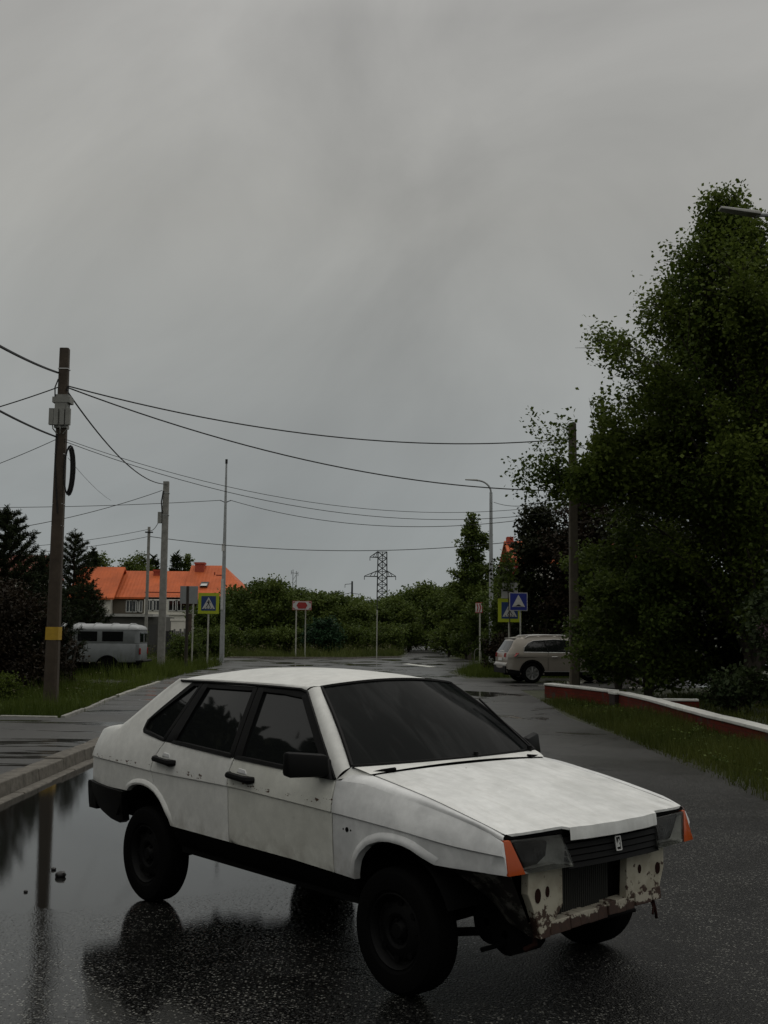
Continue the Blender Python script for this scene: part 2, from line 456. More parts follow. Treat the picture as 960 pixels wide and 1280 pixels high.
def asphalt2_mat():
    m = mat('damp_pavement', (0.04, 0.04, 0.04), 0.5)
    k = NT(m); v = k.obj()
    pat = k.step(k.noise(v, .8, 5, .6, .5), .48, .58)
    mp_ = k.n('ShaderNodeMapping'); mp_.inputs['Scale'].default_value = (.25, 1.6, 1); k.set(mp_.inputs[0], v)
    wet = k.step(k.noise(mp_.outputs[0], 1.0, 4, .6, .4), .52, .60)
    col = k.mix(pat, (0.052, 0.051, 0.047), (0.036, 0.035, 0.033))
    col = k.mix(k.step(k.noise(v, 30, 3, .7), .35, .7), col, (0.028, 0.028, 0.026))
    k.set(k.b.inputs['Base Color'], col)
    k.set(k.b.inputs['Roughness'], k.mixf(wet, .5, .08))
    k.b.inputs['Specular IOR Level'].default_value = 0.4
    k.set(k.b.inputs['Normal'], k.bump(k.noise(v, 60, 3, .7), k.mixf(wet, .25, .02), .01))
    return m
def soil_mat():
    m = mat('damp_soil', (0.04, 0.035, 0.02), 0.9)
    k = NT(m); v = k.obj()
    k.set(k.b.inputs['Base Color'], k.mix(k.step(k.noise(v, .6, 6, .7), .35, .65), (0.020, 0.026, 0.009), (0.034, 0.038, 0.013)))
    k.set(k.b.inputs['Normal'], k.bump(k.noise(v, 8, 5, .7), .6, .05))
    return m
ROADM, PAVEM, SOIL = road_mat(), asphalt2_mat(), soil_mat()
KERBM = mat('old_concrete_kerb', (0.125, 0.115, 0.098), .8, .2, var=.4, scale=9, bump=.5, bscale=30)
LINEM = mat('worn_white_line', (0.55, 0.55, 0.50), .6, var=.2, scale=8)
DIRT = mat('muddy_verge', (0.024, 0.022, 0.015), .7, .4, var=.4, scale=2.5, bump=.5, bscale=12)

sheet('ground', [(-1500, -60), (1500, -60), (1500, 2600), (-1500, 2600)], -0.012, SOIL)
# main road, the crossing road, the lane beyond
sheet('road', [(-4.0, -30), (4.3, -30), (4.35, 12), (4.25, 17), (3.95, 24), (4.2, 30), (4.3, 35), (9.5, 37.2), (18, 40), (18, 46), (8, 43.6), (3.2, 43.2), (2.9, 50), (4.2, 57), (14, 60), (40, 63), (40, 71), (14, 69), (6.0, 70), (4.6, 76), (5.4, 100), (7.5, 140), (3.5, 140), (2.4, 100), (1.3, 77), (-2, 72.5), (-10, 71.5), (-40, 73), (-40, 64), (-12, 61.5), (-8.4, 57), (-8.2, 46), (-7.6, 40.5), (-4.0, 39)], 0.0, ROADM)
sheet('pavement', [(-4.30, -30), (-4.30, 39.2), (-7.4, 40.4), (-7.25, 36.5), (-6.55, 28), (-6.2, 24.5), (-5.95, 21.3), (-7.6, 21.6), (-20, 22.6), (-20, 18.2), (-7.5, 17.9), (-7.5, 8), (-8, -30)], 0.095, PAVEM)
sheet('path', [(-7.7, 36.2), (-7.7, 38.4), (-30, 40.5), (-30, 38.0)], 0.004, DIRT)
def kerb(name, pts, wd, h, m, z0=-.01, seg=1.0, rnd=random.Random(5)):
    """row of kerb stones along a line: one sloped-edge stone after another"""
    mb = MB()
    for a, b in zip(pts, pts[1:]):
        a = Vector((*a, 0)); b = Vector((*b, 0)); L = (b - a).length; d = (b - a).normalized(); nrm = Vector((-d.y, d.x, 0))
        k = max(1, int(L / seg))
        for i in range(k):
            p, q = a + d * (L * i / k + .006), a + d * (L * (i + 1) / k - .006)
            j = rnd.uniform(-.008, .008); jz = rnd.uniform(-.012, .008)
            def P(c, s, z): return c + nrm * s + Vector((0, 0, z))
            mb.hexa([P(p, -wd / 2 + j, z0), P(q, -wd / 2 + j, z0), P(q, wd / 2 + j, z0), P(p, wd / 2 + j, z0), P(p, -wd / 2 + .02 + j, h + jz), P(q, -wd / 2 + .02 + j, h + jz), P(q, wd / 2 + j, h + jz), P(p, wd / 2 + j, h + jz)])
    return tag(mb.build(name, m, None, bevel=.012), kind='structure')
kerb('kerb', [(-4.14, -20), (-4.14, 38.5)], .26, .15, KERBM)
kerb('kerb', [(-3.92, -20), (-3.92, 38.5)], .14, .012, KERBM)
kerb('kerb', [(-6.08, 21.5), (-6.3, 24.5), (-6.65, 28)], .10, .13, CONC)
kerb('kerb', [(-6.68, 28.4), (-7.15, 36.0)], .13, .14, KERBLIGHT := mat('pale_kerb', (.30, .295, .26), .7, var=.2, scale=6))
kerb('kerb', [(-6.15, 21.35), (-9.5, 21.75), (-20, 22.7)], .10, .12, KERBLIGHT)
kerb('kerb', [(-10, 71.7), (-2, 72.7), (1.2, 77)], .15, .10, KERBM)
def mark(name, poly):
    sheet(name, poly, 0.004, LINEM)
mark('road_marking', [(1.05, 62.0), (2.35, 56.8), (2.75, 57.2), (1.45, 62.4)])
mark('road_marking', [(4.50, 29.9), (4.62, 29.9), (4.92, 27.6), (4.80, 27.6)])

# far ridge beyond the trees
def hills():
    bm = bmesh.new(); rnd = random.Random(2)
    xs = [-900 + i * 30 for i in range(62)]
    prof = [9 + 5 * math.sin(i * .35) + 3 * math.sin(i * .9 + 1) + 2.5 * rnd.random() for i in range(62)]
    rows = []
    for y, f in ((640, 0), (700, .55), (760, 1), (900, .8), (1000, 0)):
        rows.append([bm.verts.new((x, y, prof[i] * 1.55 * f + 2 * f)) for i, x in enumerate(xs)])
    for a, b in zip(rows, rows[1:]):
        for i in range(61): bm.faces.new((a[i], a[i + 1], b[i + 1], b[i]))
    m = mat('far_wooded_ridge', (0.030, 0.036, 0.026), .95, .1, var=.5, scale=.08)
    tag(link_bm('hills', bm, m, None, True), kind='structure')
hills()

# ================================================================== THE WHITE SEDAN
LIFT = 0.075
def V3(x, y, z): return Vector((x, y, z + LIFT))
zc_ = curve1([(-3.40, .785), (-2.97, .79), (-2.23, .778), (-1.46, .782), (-.92, .769), (-.43, .752), (.11, .728), (.38, .706), (.61, .693), (.75, .685)])
wc_ = curve1([(-3.40, .715), (-3.33, .735), (-3.2, .765), (-2.9, .797), (-2.3, .817), (-1.4, .830), (-.4, .826), (.1, .822), (.42, .797), (.60, .765), (.72, .733)])
zw_ = curve1([(-3.40, .93), (-3.30, .955), (-2.95, .99), (-2.56, 1.0), (-2.25, .972), (-1.41, .942), (-.465, .912), (-.3, .915), (0, .880), (.3, .835), (.55, .787), (.70, .748)])
ww_ = curve1([(-3.40, .655), (-3.2, .70), (-2.9, .735), (-2.556, .757), (-2.25, .778), (-1.41, .805), (-.465, .787), (-.2, .772), (.1, .757), (.4, .738), (.6, .728), (.70, .718)])
def sideY(x, z):
    zc, wc, zw, ww = zc_(x), wc_(x), zw_(x), ww_(x)
    if z > zw:
        d = z - zw
        return ww - .47 * d - .10 * d * d
    if z > zc:
        t = (z - zc) / max(zw - zc, .02)
        return lerp(wc, ww, t ** 1.5)
    d = zc - z
    y = wc - .009 * min(1, d / .008) - .075 * max(0, d - .02) ** 1.6
    if z < .45: y -= .30 * (.45 - z)
    return y
def sedan():
    root = thing('sedan', 'worn white sedan without a front bumper standing in the wet road', 'car', (.6566, 6.179, 0), -.8513)
    def Sf(sg, off=0.0):
        return lambda x, z: V3(x, sg * (sideY(x, z) + off), z)
    def inw(sg, d=.03): return lambda co: (0, -sg * d, 0)
    FA = [(-.284, .436), (-.278, .47), (-.262, .53), (-.225, .58), (-.160, .628), (-.080, .655), (.0, .665), (.091, .661), (.160, .648), (.230, .622), (.30, .598)]
    RA = [(-2.715, .612), (-2.69, .632), (-2.616, .660), (-2.55, .673), (-2.47, .677), (-2.39, .668), (-2.31, .645), (-2.235, .602), (-2.18, .55), (-2.135, .50), (-2.115, .458)]
    bseam = [(-1.433, .457), (-1.438, .62), (-1.442, .78), (-1.432, .88), (-1.408, .943)]
    fseam = [(-.448, .443), (-.455, .70), (-.462, .85), (-.467, .912)]
    rseam = [(-2.255, .972), (-2.30, .92), (-2.345, .86), (-2.365, .80), (-2.36, .755), (-2.33, .70)]
    WB = lambda s: Vector((-.405 + .075 * (1 - s * s), .728 * s, .985))
    WT = lambda s: Vector((-.935 + .065 * (1 - s * s), .523 * s, 1.373 + .036 * (1 - s * s)))
    RTz = curve1([(0, 1.412), (.25, 1.444), (.5, 1.455), (.75, 1.446), (1, 1.405)])
    REz = curve1([(0, 1.378), (.3, 1.388), (.6, 1.386), (1, 1.366)])
    REy = curve1([(0, .535), (.35, .566), (.7, .560), (1, .545)])
    def roofP(s, t):
        xf = WT(s).x - .012; xr = -2.42 - .03 * (1 - s * s)
        z = lerp(RTz(t), REz(t), abs(s) ** 2.3)
        return Vector((lerp(xf, xr, t), REy(t) * s, z))
    gap = .005
    def arch_lip(bm, pts, ctr, sg, wd):
        P = polyline([(x, 0, z) for x, z in pts])
        lv = ((-.002, -.035), (0, .012), (.012, .016), (wd * .6, .012), (wd, .0015), (wd + .004, -.006))
        def f(a, b):
            p = P(a); d = Vector((p.x - ctr[0], 0, p.z - ctr[1])).normalized(); i = min(int(round(b * 5)), 5)
            q = p + d * lv[i][0]
            return V3(q.x, sg * (sideY(q.x, q.z) + (lv[i][1] * min(1, a * 7 + .1, (1 - a) * 7 + .1) if i else lv[i][1])), q.z)
        grid(bm, f, 28, 5)
    # ---- body shell: roof, pillars, cowl, quarters, rear panel
    bm = bmesh.new()
    grid(bm, lambda a, b: roofP(a * 2 - 1, b) + Vector((0, 0, LIFT)), 24, 24)
    Aw, Ad = polyline([(-.405, .728, .985), (-.67, .632, 1.185), (-.935, .523, 1.376)]), polyline([(-.468, sideY(-.468, .914), .914), (-.73, sideY(-.73, 1.13), 1.13), (-.995, sideY(-.995, 1.352), 1.352)])
    for sg in (-1, 1):
        m3 = lambda p: V3(p.x, sg * p.y, p.z)
        # A pillar, turned over between glass and door frame
        bulge = Vector((.30, .75, .45)).normalized()
        grid(bm, lambda a, b: m3(Aw(a).lerp(Ad(a), b) + bulge * .018 * math.sin(PI * b)), 14, 6)
        # roof edge down to the gutter
        def edge(a, b):
            t = a; p = roofP(1, t)
            q = Vector((p.x - .06 * (1 - t), sideY(p.x, 1.352) + .002, 1.354 - .0 * t))
            return m3(p.lerp(q, b) + Vector((0, .012, .010)) * math.sin(PI * b))
        grid(bm, edge, 24, 4)
        # cowl corner between pillar foot, fender and windscreen
        foot = polyline([(-.468, sideY(-.468, .914), .914), (-.42, .775, .925), (-.36, .742, .938), (-.30, .69, .950)])
        base = polyline([(-.405, .728, .985), (-.40, .72, .985), (-.398, .70, .985), (-.385, .62, .986)])
        grid(bm, lambda a, b: m3(base(a).lerp(foot(a), b) + Vector((.008, .004, 0)) * math.sin(PI * b)), 8, 4)
        # C pillar inner edge to the rear glass and rear shoulder
        cp = [(-2.385, 1.354), (-2.50, 1.29), (-2.61, 1.225), (-2.77, 1.125), (-2.90, 1.045), (-2.97, 1.008)]
        Ce = polyline([(x, sideY(x, z), z) for x, z in cp]); Cg = polyline([(-2.42, .545, 1.366), (-2.55, .560, 1.29), (-2.70, .580, 1.195), (-2.86, .605, 1.09), (-2.95, .625, 1.035)])
        grid(bm, lambda a, b: m3(Ce(a).lerp(Cg(a), b) + Vector((-.02, .012, .016)) * math.sin(PI * b)), 14, 5)
        sh = polyline([(x, sideY(x, zw_(x)), zw_(x)) for x in (-2.97, -3.05, -3.15, -3.25, -3.345)])
        dk = polyline([(-2.95, .625, 1.035), (-3.05, .632, 1.022), (-3.15, .63, 1.006), (-3.25, .62, .988), (-3.315, .60, .975)])
        grid(bm, lambda a, b: m3(sh(a).lerp(dk(a), b) + Vector((-.008, .010, .018)) * math.sin(PI * b)), 12, 5)
        # rear quarter with C pillar
        poly = [(-2.24, 1.354), (-2.385, 1.354)] + cp[1:] + [(-3.05, zw_(-3.05)), (-3.15, zw_(-3.15)), (-3.25, zw_(-3.25)), (-3.345, zw_(-3.345)), (-3.365, .80), (-3.365, .612), (-3.0, .606)] + RA[:7] + [(x + gap * 2, z) for x, z in reversed(rseam)][0:0] + [(-2.332 - gap, .675)] + [(x - gap, z) for x, z in reversed(rseam)] + [(-2.40, .985), (-2.58, 1.012), (-2.605, 1.03), (-2.60, 1.085), (-2.43, 1.205)]
        panel(bm, poly, Sf(sg), .09, .06, inw(sg), .004, zc_)
        # wheel-arch lip
        arch_lip(bm, RA, (-2.44, .25), sg, .036)
    # cowl panel between windscreen and bonnet
    grid(bm, lambda a, b: (lambda s: Vector(WB(s)).lerp(Vector((-.295 + .04 * (1 - s * s), .69 * s, .953 + .028 * (1 - s * s))), b) + Vector((.012 * math.sin(PI * b), 0, LIFT)))(a * 2 - 1), 16, 4)
    # rear panel
    panel(bm, [(-.66, .93), (-.715, .80), (-.71, .61), (.71, .61), (.715, .80), (.66, .93)], lambda y, z: V3(-3.375 + .05 * (abs(y) / .72) ** 4, y, z), .1, .08, (.03, 0, 0), .004)
    link_bm('body', bm, P_WHITE, root, True, 40, recalc=True)
    # ---- boot lid, rear glass
    bm = bmesh.new()
    panel(bm, [(-2.965, .60), (-2.965, -.60), (-3.30, -.592), (-3.30, .592)], lambda x, y: V3(x, y, 1.055 + (x + 2.965) * .16 - .02 * (y / .6) ** 2), .08, .1, (0, 0, -.02), .004)
    panel(bm, [(-.592, .965), (-.60, .80), (-.60, .66), (.60, .66), (.60, .80), (.592, .965)], lambda y, z: V3(-3.39 + .085 * max(0, (z - .80) / .17) ** 2 + .03 * (abs(y) / .6) ** 4, y, z + .02 * (z > .93)), .1, .05, (.02, 0, 0), .004)
    link_bm('trunk_lid', bm, P_WHITE, root, True, 40, recalc=True)
    bm = bmesh.new()
    grid(bm, lambda a, b: (lambda s: Vector((-2.44 - .03 * (1 - s * s), .54 * s, 1.362 + .036 * (1 - s * s))).lerp(Vector((-2.955 - .05 * (1 - s * s), .615 * s, 1.035 + .015 * (1 - s * s))), b) + Vector((0, 0, LIFT)))(a * 2 - 1), 14, 8)
    link_bm('rear_window', bm, GLASS, root, True)
    # ---- windscreen with rubber seal
    bm = bmesh.new()
    grid(bm, lambda a, b: (lambda s: WB(s).lerp(WT(s), b) + Vector((.02, 0, .02)) * math.sin(PI * b) * .5 + Vector((0, 0, LIFT)))(a * 2 - 1), 20, 14)
    ws = link_bm('windshield', bm, WSGLASS, root, True)
    mb = MB()
    ring = [WB(-1 + i / 10) for i in range(21)] + [WB(1).lerp(WT(1), i / 10) + Vector((.01, 0, .01)) * math.sin(PI * i / 10) for i in range(1, 10)] + [WT(1 - i / 10) for i in range(21)] + [WT(-1).lerp(WB(-1), i / 10) + Vector((.01, 0, .01)) * math.sin(PI * i / 10) for i in range(1, 11)]
    mb.tube([p + Vector((0, 0, LIFT)) for p in ring], .012, 6)
    mb.build('seal', BLACKTRIM, ws, True)
    # ---- fenders
    zs_ = curve1([(-.36, .955), (-.1, .918), (.15, .880), (.42, .828), (.57, .797), (.667, .772)])
    ys_ = curve1([(-.36, .672), (0, .682), (.4, .694), (.667, .700)])
    for sg in (-1, 1):
        bm = bmesh.new()
        poly = [(x + gap, z) for x, z in fseam][::-1] + [(-.36 + 0, .45)][0:0] + FA + [(.42, .600), (.56, .603), (.706, .602), (.69, .68), (.672, .745)] + [(x, zw_(x)) for x in (.6, .5, .4, .3, .2, .1, 0, -.1, -.2, -.3, -.40)]
        panel(bm, poly, Sf(sg), .06, .05, inw(sg, .025), .004, zc_)
        def ftop(a, b):
            x = lerp(-.43, .672, a)
            p = Vector((x, sideY(x, zw_(x)), zw_(x)))
            xs = lerp(-.36, .664, a)
            q = Vector((xs, ys_(xs) + gap, zs_(xs)))
            r = p.lerp(q, b) + Vector((0, .012, .012)) * math.sin(PI * b) * min(1, (1.04 - a) * 6)
            return V3(r.x, sg * r.y, r.z)
        grid(bm, ftop, 30, 6)
        arch_lip(bm, FA, (.03, .25), sg, .042)
        fo = link_bm('fender', bm, P_FENDER, root, True, 40, recalc=True)
        # hole where the side repeater is missing
        mb = MB(); y = sideY(-.334, .678)
        for dx, r in ((0, .013), (-.03, .005), (.03, .005)):
            mb.disc((-.334 + dx, sg * (y + .0005), .678 + LIFT), r, 1, .002, 12)
        mb.build('repeater_hole', DULLBLACK, fo)
    # ---- bonnet
    bm = bmesh.new()
    yfront = [(-.697, .664), (-.60, .690), (-.50, .708), (-.37, .722), (-.345, .748), (-.2, .766), (0, .774), (.2, .766), (.345, .748), (.37, .722), (.50, .708), (.60, .690), (.697, .664)]
    rear = [(s_ * .669, -.285 + .045 * (1 - s_ * s_)) for s_ in [1 - i / 8 for i in range(17)]]
    side = [(ys_(x) - gap, x) for x in (-.15, 0, .15, .3, .42, .55)]
    poly = [(y, x) for y, x in rear] + [(-y, x) for y, x in side] + yfront + list(reversed(side))
    zf_ = curve1([(-.36, .955), (-.1, .918), (.15, .880), (.42, .828), (.57, .797), (.667, .777), (.73, .765), (.80, .745)])
    def hoodP(y, x):
        s = min(1, abs(y) / .70)
        z = zf_(x) + (.030 * (1 - s ** 2.2)) - .012 * (math.exp(-((abs(y) - .42) / .05) ** 2) * 0)
        return V3(x, y, z)
    panel(bm, poly, hoodP, .06, .05, (0, 0, -.012), .004)
    # lip folded down between the lamps
    lipx = curve1([(-.345, .750), (-.2, .768), (0, .776), (.2, .768), (.345, .750)])
    grid(bm, lambda a, b: (lambda y: hoodP(y, lipx(y)) + Vector((.006 * math.sin(PI * b * .5), 0, -.058 * b)))(lerp(-.345, .345, a)), 14, 4)
    link_bm('hood', bm, P_HOOD, root, True, 40, recalc=True)
    # torn vent slots in the cowl corners
    for sg in (-1, 1):
        a, b = Vector(V3(-.325, sg * .655, .958)), Vector(V3(-.275, sg * .535, .972))
        mb = MB(); mb.bar(a, b, .028, .014); mb.build('cowl_vent', DULLBLACK, root)
    # ---- wipers
    for y0 in (.14, .66):
        mb = MB(); p = V3(-.335 - .06 * (y0 / .7) ** 2, y0, .985)
        mb.tube([p + Vector((.005, 0, -.01)), p + Vector((.005, 0, .03))], .014, 8)
        q = V3(-.43 if y0 < .5 else -.74, y0 - .62 if y0 < .5 else .56, 1.025 if y0 < .5 else 1.262)
        if y0 > .5:
            mb.bar(p + Vector((0, 0, .025)), q + Vector((.03, 0, .02)), .012, .010)
        mb.build('wiper', BLACKTRIM, root, True)
    # ---- doors
    for sg in (-1, 1):
        g1 = lambda pts, d: [(x + d, z) for x, z in pts]
        for kind in ('front', 'rear'):
            bm = bmesh.new()
            if kind == 'front':
                poly = g1(fseam, -gap) + [(-.8, zw_(-.8) + .001), (-1.1, zw_(-1.1) + .001)] + g1(bseam[::-1], gap) + [(-1.1, .457), (-.8, .455)]
            else:
                poly = g1(bseam, -gap) + [(-1.7, zw_(-1.7)), (-2.0, zw_(-2.0))] + g1(rseam, gap) + [(-2.30, .655)] + RA[7:] + [(-1.8, .459)]
            panel(bm, poly, Sf(sg), .07, .05, inw(sg, .025), .004, zc_)
            bmesh.ops.remove_doubles(bm, verts=bm.verts, dist=.0005)
            d = link_bm('front_door' if kind == 'front' else 'rear_door', bm, P_DOOR if kind == 'front' else P_WHITE, root, True, 40, recalc=True)
            if kind == 'rear':
                pass
            # handle
            xa, xb = ((-1.40, -1.20) if kind == 'front' else (-2.29, -2.09))
            zh = .848 if kind == 'front' else .862
            mb = MB()
            mb.tube([V3(xa - .02, sg * (sideY(xa, zh) - .005), zh + .006), V3(xa, sg * (sideY(xa, zh) + .028), zh + .004), V3(xb - .03, sg * (sideY(xb, zh) + .03), zh - .006), V3(xb, sg * (sideY(xb, zh) + .028), zh - .008), V3(xb + .025, sg * (sideY(xb, zh) - .005), zh - .008)], [.014, .020, .021, .025, .018], 8)
            mb.build('handle', BLACKTRIM, d, True)
            mb = MB(); xm = (xa + xb) / 2; ym = sideY(xm, zh + .03)
            mb.hexa([V3(xm - .05, sg * (ym + .006), zh + .022), V3(xm + .05, sg * (ym + .006), zh + .016), V3(xm + .05, sg * (ym - .01), zh + .016), V3(xm - .05, sg * (ym - .01), zh + .022),
                     V3(xm - .035, sg * (ym + .003), zh + .046), V3(xm + .03, sg * (ym + .003), zh + .042), V3(xm + .03, sg * (ym - .01), zh + .042), V3(xm - .035, sg * (ym - .01), zh + .046)])
            mb.build('lock_plate', P_FENDER, d, bevel=.003)
            # glass
            bm = bmesh.new()
            if kind == 'front': poly = [(-.52, .925), (-.985, 1.318), (-1.405, 1.336), (-1.345, .952)]
            else: poly = [(-1.445, .957), (-1.50, 1.338), (-2.05, 1.335), (-2.15, .978)]
            panel(bm, poly, Sf(sg, -.014), .1, .08)
            link_bm('side_window', bm, GLASS, d, True)
            # black frame
            bm = bmesh.new()
            if kind == 'front':
                bars = [([(-.468, .913), (-.995, 1.352), (-1.02, 1.318), (-.545, .918)], .004),
                        ([(-.985, 1.352), (-1.2, 1.357), (-1.452, 1.360), (-1.445, 1.330), (-1.2, 1.324), (-.97, 1.308)], .002),
                        ([(-1.400, 1.350), (-1.466, 1.358), (-1.410, .942), (-1.335, .941)], .004),
                        ([(-.50, .912), (-.50, .932), (-1.38, .962), (-1.40, .942)], .007)]
            else:
                bars = [([(-1.474, 1.358), (-1.515, 1.352), (-1.465, .945), (-1.418, .945)], .004),
                        ([(-1.49, 1.360), (-2.10, 1.354), (-2.09, 1.325), (-1.49, 1.330)], .002),
                        ([(-2.03, 1.352), (-2.10, 1.352), (-2.255, .972), (-2.13, .972)], .004),
                        ([(-1.44, .943), (-1.44, .966), (-2.15, .99), (-2.17, .972)], .007)]
            for poly, off in bars:
                panel(bm, poly, Sf(sg, off), .12, .1, inw(sg, .03), .003)
            link_bm('window_frame', bm, BLACKTRIM, d, True, recalc=True)
            # mirror on the front door
            if kind == 'front':
                mb = MB()
                mb.hexa([V3(-.50, sg * .80, .925), V3(-.57, sg * .80, .928), V3(-.66, sg * 1.005, .932), V3(-.585, sg * 1.01, .925),
                         V3(-.51, sg * .80, 1.040), V3(-.57, sg * .80, 1.045), V3(-.66, sg * 1.00, 1.062), V3(-.60, sg * 1.00, 1.058)])
                mo = mb.build('door_mirror', BLACKTRIM, d, True, bevel=.018)
                mb = MB()
                mb.hexa([V3(-.475, sg * .79, .914), V3(-.61, sg * .80, .92), V3(-.61, sg * .83, .92), V3(-.475, sg * .815, .914),
                         V3(-.56, sg * .745, 1.01), V3(-.64, sg * .755, 1.03), V3(-.64, sg * .79, 1.03), V3(-.56, sg * .775, 1.01)])
                mb.build('mirror_base', BLACKTRIM, mo, True, bevel=.006)
        # quarter light
        bm = bmesh.new()
        panel(bm, [(-2.115, 1.335), (-2.205, 1.333), (-2.575, 1.085), (-2.582, 1.035), (-2.56, 1.02), (-2.29, .99)], Sf(sg, -.012), .1, .08)
        link_bm('quarter_window', bm, GLASS, root, True)
        bm = bmesh.new()
        for poly, off in ([(-2.107, 1.354), (-2.135, 1.354), (-2.30, .975), (-2.262, .972)], .003), ([(-2.11, 1.354), (-2.245, 1.354), (-2.20, 1.328), (-2.11, 1.330)], .002), \
                         ([(-2.245, 1.354), (-2.605, 1.09), (-2.575, 1.085), (-2.205, 1.333)], .003), ([(-2.605, 1.09), (-2.608, 1.025), (-2.585, 1.008), (-2.562, 1.022), (-2.580, 1.038), (-2.574, 1.087)], .004), \
                         ([(-2.585, 1.008), (-2.27, .972), (-2.28, .99), (-2.56, 1.026)], .005):
            panel(bm, poly, Sf(sg, off), .12, .1, inw(sg, .03), .003)
        link_bm('window_frame', bm, BLACKTRIM, root, True, recalc=True)
        # gutter, black so that it also draws its shadow above the windows
        mb = MB()
        mb.tube([V3(x, sg * (sideY(x, z) + .006), z) for x, z in ((-.470, .917), (-.6, 1.026), (-.73, 1.134), (-.86, 1.243), (-.985, 1.345), (-1.05, 1.358), (-1.3, 1.362), (-1.6, 1.364), (-2.0, 1.362), (-2.385, 1.357))], .009, 6)
        mb.build('gutter', BLACKTRIM, root, True)
        # black sill
        bm = bmesh.new()
        panel(bm, [(-.295, .440), (-2.10, .462), (-2.10, .30), (-.30, .285)], lambda x, z: V3(x, sg * (sideY(x, z) - .006 - .4 * max(0, .36 - z)), z), .2, .04, inw(sg, .25))
        link_bm('sill', bm, SILLBLACK, root, True, recalc=True)
    # ---- headlights
    for sg in (-1, 1):
        q = lambda x, y, z: V3(x, sg * y, z)
        mb = MB()
        mb.hexa([q(.731, .622, .604), q(.778, .340, .610), q(.66, .34, .62), q(.62, .62, .61), q(.690, .684, .752), q(.724, .372, .752), q(.62, .37, .755), q(.60, .66, .755)])
        h = mb.build('headlight', LAMPGLASS, root, True, bevel=.004)
        bm = bmesh.new()
        def bowl(a, b):
            p = q(.690, .684, .752).lerp(q(.724, .372, .752), a).lerp(q(.731, .622, .604).lerp(q(.778, .340, .610), a), b)
            e = min(a, 1 - a, b, 1 - b)
            dp = .012 + .075 * min(1, e * 5) ** .6
            return p - Vector((dp, 0, dp * .2)) + Vector((0, sg * .02 * (.5 - a) * 0, 0))
        grid(bm, bowl, 14, 10)
        link_bm('reflector', bm, REFL, h, True, recalc=True)
        mb = MB(); mb.lathe([(.0, .0), (.02, -.005), (.026, -.03), (.0, -.034)], 0, 14, q(.705, .50, .672)); mb.build('bulb_shield', DULLBLACK, h, True)
        mb = MB()
        mb.hexa([q(.728, .628, .602), q(.716, .731, .602), q(.60, .72, .60), q(.62, .63, .60), q(.688, .690, .754), q(.672, .719, .754), q(.56, .70, .754), q(.58, .68, .754)])
        mb.build('turn_signal', ORANGE, h, True, bevel=.004)
        mb = MB()
        mb.hexa([q(.668, .712, .757), q(.722, .362, .757), q(.60, .36, .757), q(.58, .70, .757), q(.664, .70, .778), q(.716, .36, .784), q(.60, .36, .784), q(.58, .69, .778)])
        mb.build('hood_lip_shade', DULLBLACK, h)  # black strip over the lamp stands in for the hood lip's shadow
    # ---- grille
    mb = MB()
    for i, z in enumerate((.725, .695, .665, .637, .608)):
        dx = (.735 - z) * .16
        for j in range(8):
            y0, y1 = -.36 + j * .09, -.36 + (j + 1) * .09
            b0, b1 = .018 * (1 - (y0 / .36) ** 2), .018 * (1 - (y1 / .36) ** 2)
            x0, x1 = .735 + dx + b0, .735 + dx + b1
            mb.hexa([V3(x0 - .06, y0, z - .012), V3(x1 - .06, y1, z - .012), V3(x1, y1, z - .012), V3(x0, y0, z - .012), V3(x0 - .06, y0, z + .006), V3(x1 - .06, y1, z + .006), V3(x1 - .01, y1, z + .010), V3(x0 - .01, y0, z + .010)])
    mb.box(.66, .70, -.36, .36, .59 + LIFT, .75 + LIFT)
    g = mb.build('grille', BLACKTRIM, root)
    mb = MB()
    ew, eh = .019, .032; ec = V3(.772, 0, .676)
    for a, b in (((-ew, -eh), (ew, -eh)), ((ew, -eh), (ew, eh)), ((ew, eh), (-ew, eh)), ((-ew, eh), (-ew, -eh))):
        mb.bar(ec + Vector((-a[1] * .16, a[0], a[1])), ec + Vector((-b[1] * .16, b[0], b[1])), .005, .005)
    mb.prism([(ec.y - .010, ec.z - .018), (ec.y + .010, ec.z - .018), (ec.y + .012, ec.z - .008), (ec.y + .003, ec.z - .006), (ec.y + .009, ec.z + .006), (ec.y + .002, ec.z + .020), (ec.y - .002, ec.z + .004), (ec.y - .009, ec.z - .006)], 0, ec.x - .004, ec.x + .002)
    mb.build('badge', PLATEWHITE, g)
    # ---- front structure left bare by the missing bumper
    for sg, P in ((-1, [(-.582, .605), (-.340, .605), (-.338, .42), (-.42, .33), (-.455, .29), (-.50, .305), (-.555, .44), (-.585, .50)]), (1, [(.165, .590), (.30, .598), (.478, .590), (.478, .49), (.455, .44), (.43, .375), (.30, .365), (.155, .372)])):
        mb = MB(); mb.prism([(y, z + LIFT) for y, z in P], 0, .655, .700)
        rs = mb.build('radiator_support', PEEL, root, bevel=.004)
        for y, z, ry, rz in (((-.519, .486, .020, .034), (-.451, .496, .013, .025)) if sg < 0 else ((.265, .507, .013, .022), (.42, .492, .020, .030))):
            mb = MB(); mb.disc((.7015, y, z + LIFT), 1, 0, .004, 14, ry, rz)
            mb.build('mounting_hole', RUSTDARK, rs)
    mb = MB()
    rnd = random.Random(3)
    ys = np.linspace(-.50, .44, 14)
    for a, b in zip(ys, ys[1:]):
        j = rnd.uniform(-.006, .006); z0 = lerp(.29, .335, (a + .5) / .94) + j
        mb.hexa([V3(.62, a, z0), V3(.705 + j, a, z0), V3(.705 + j, b, z0 + .002), V3(.62, b, z0 + .002), V3(.62, a, z0 + .062), V3(.700 + j, a, z0 + .062), V3(.700 + j, b, z0 + .064), V3(.62, b, z0 + .064)])
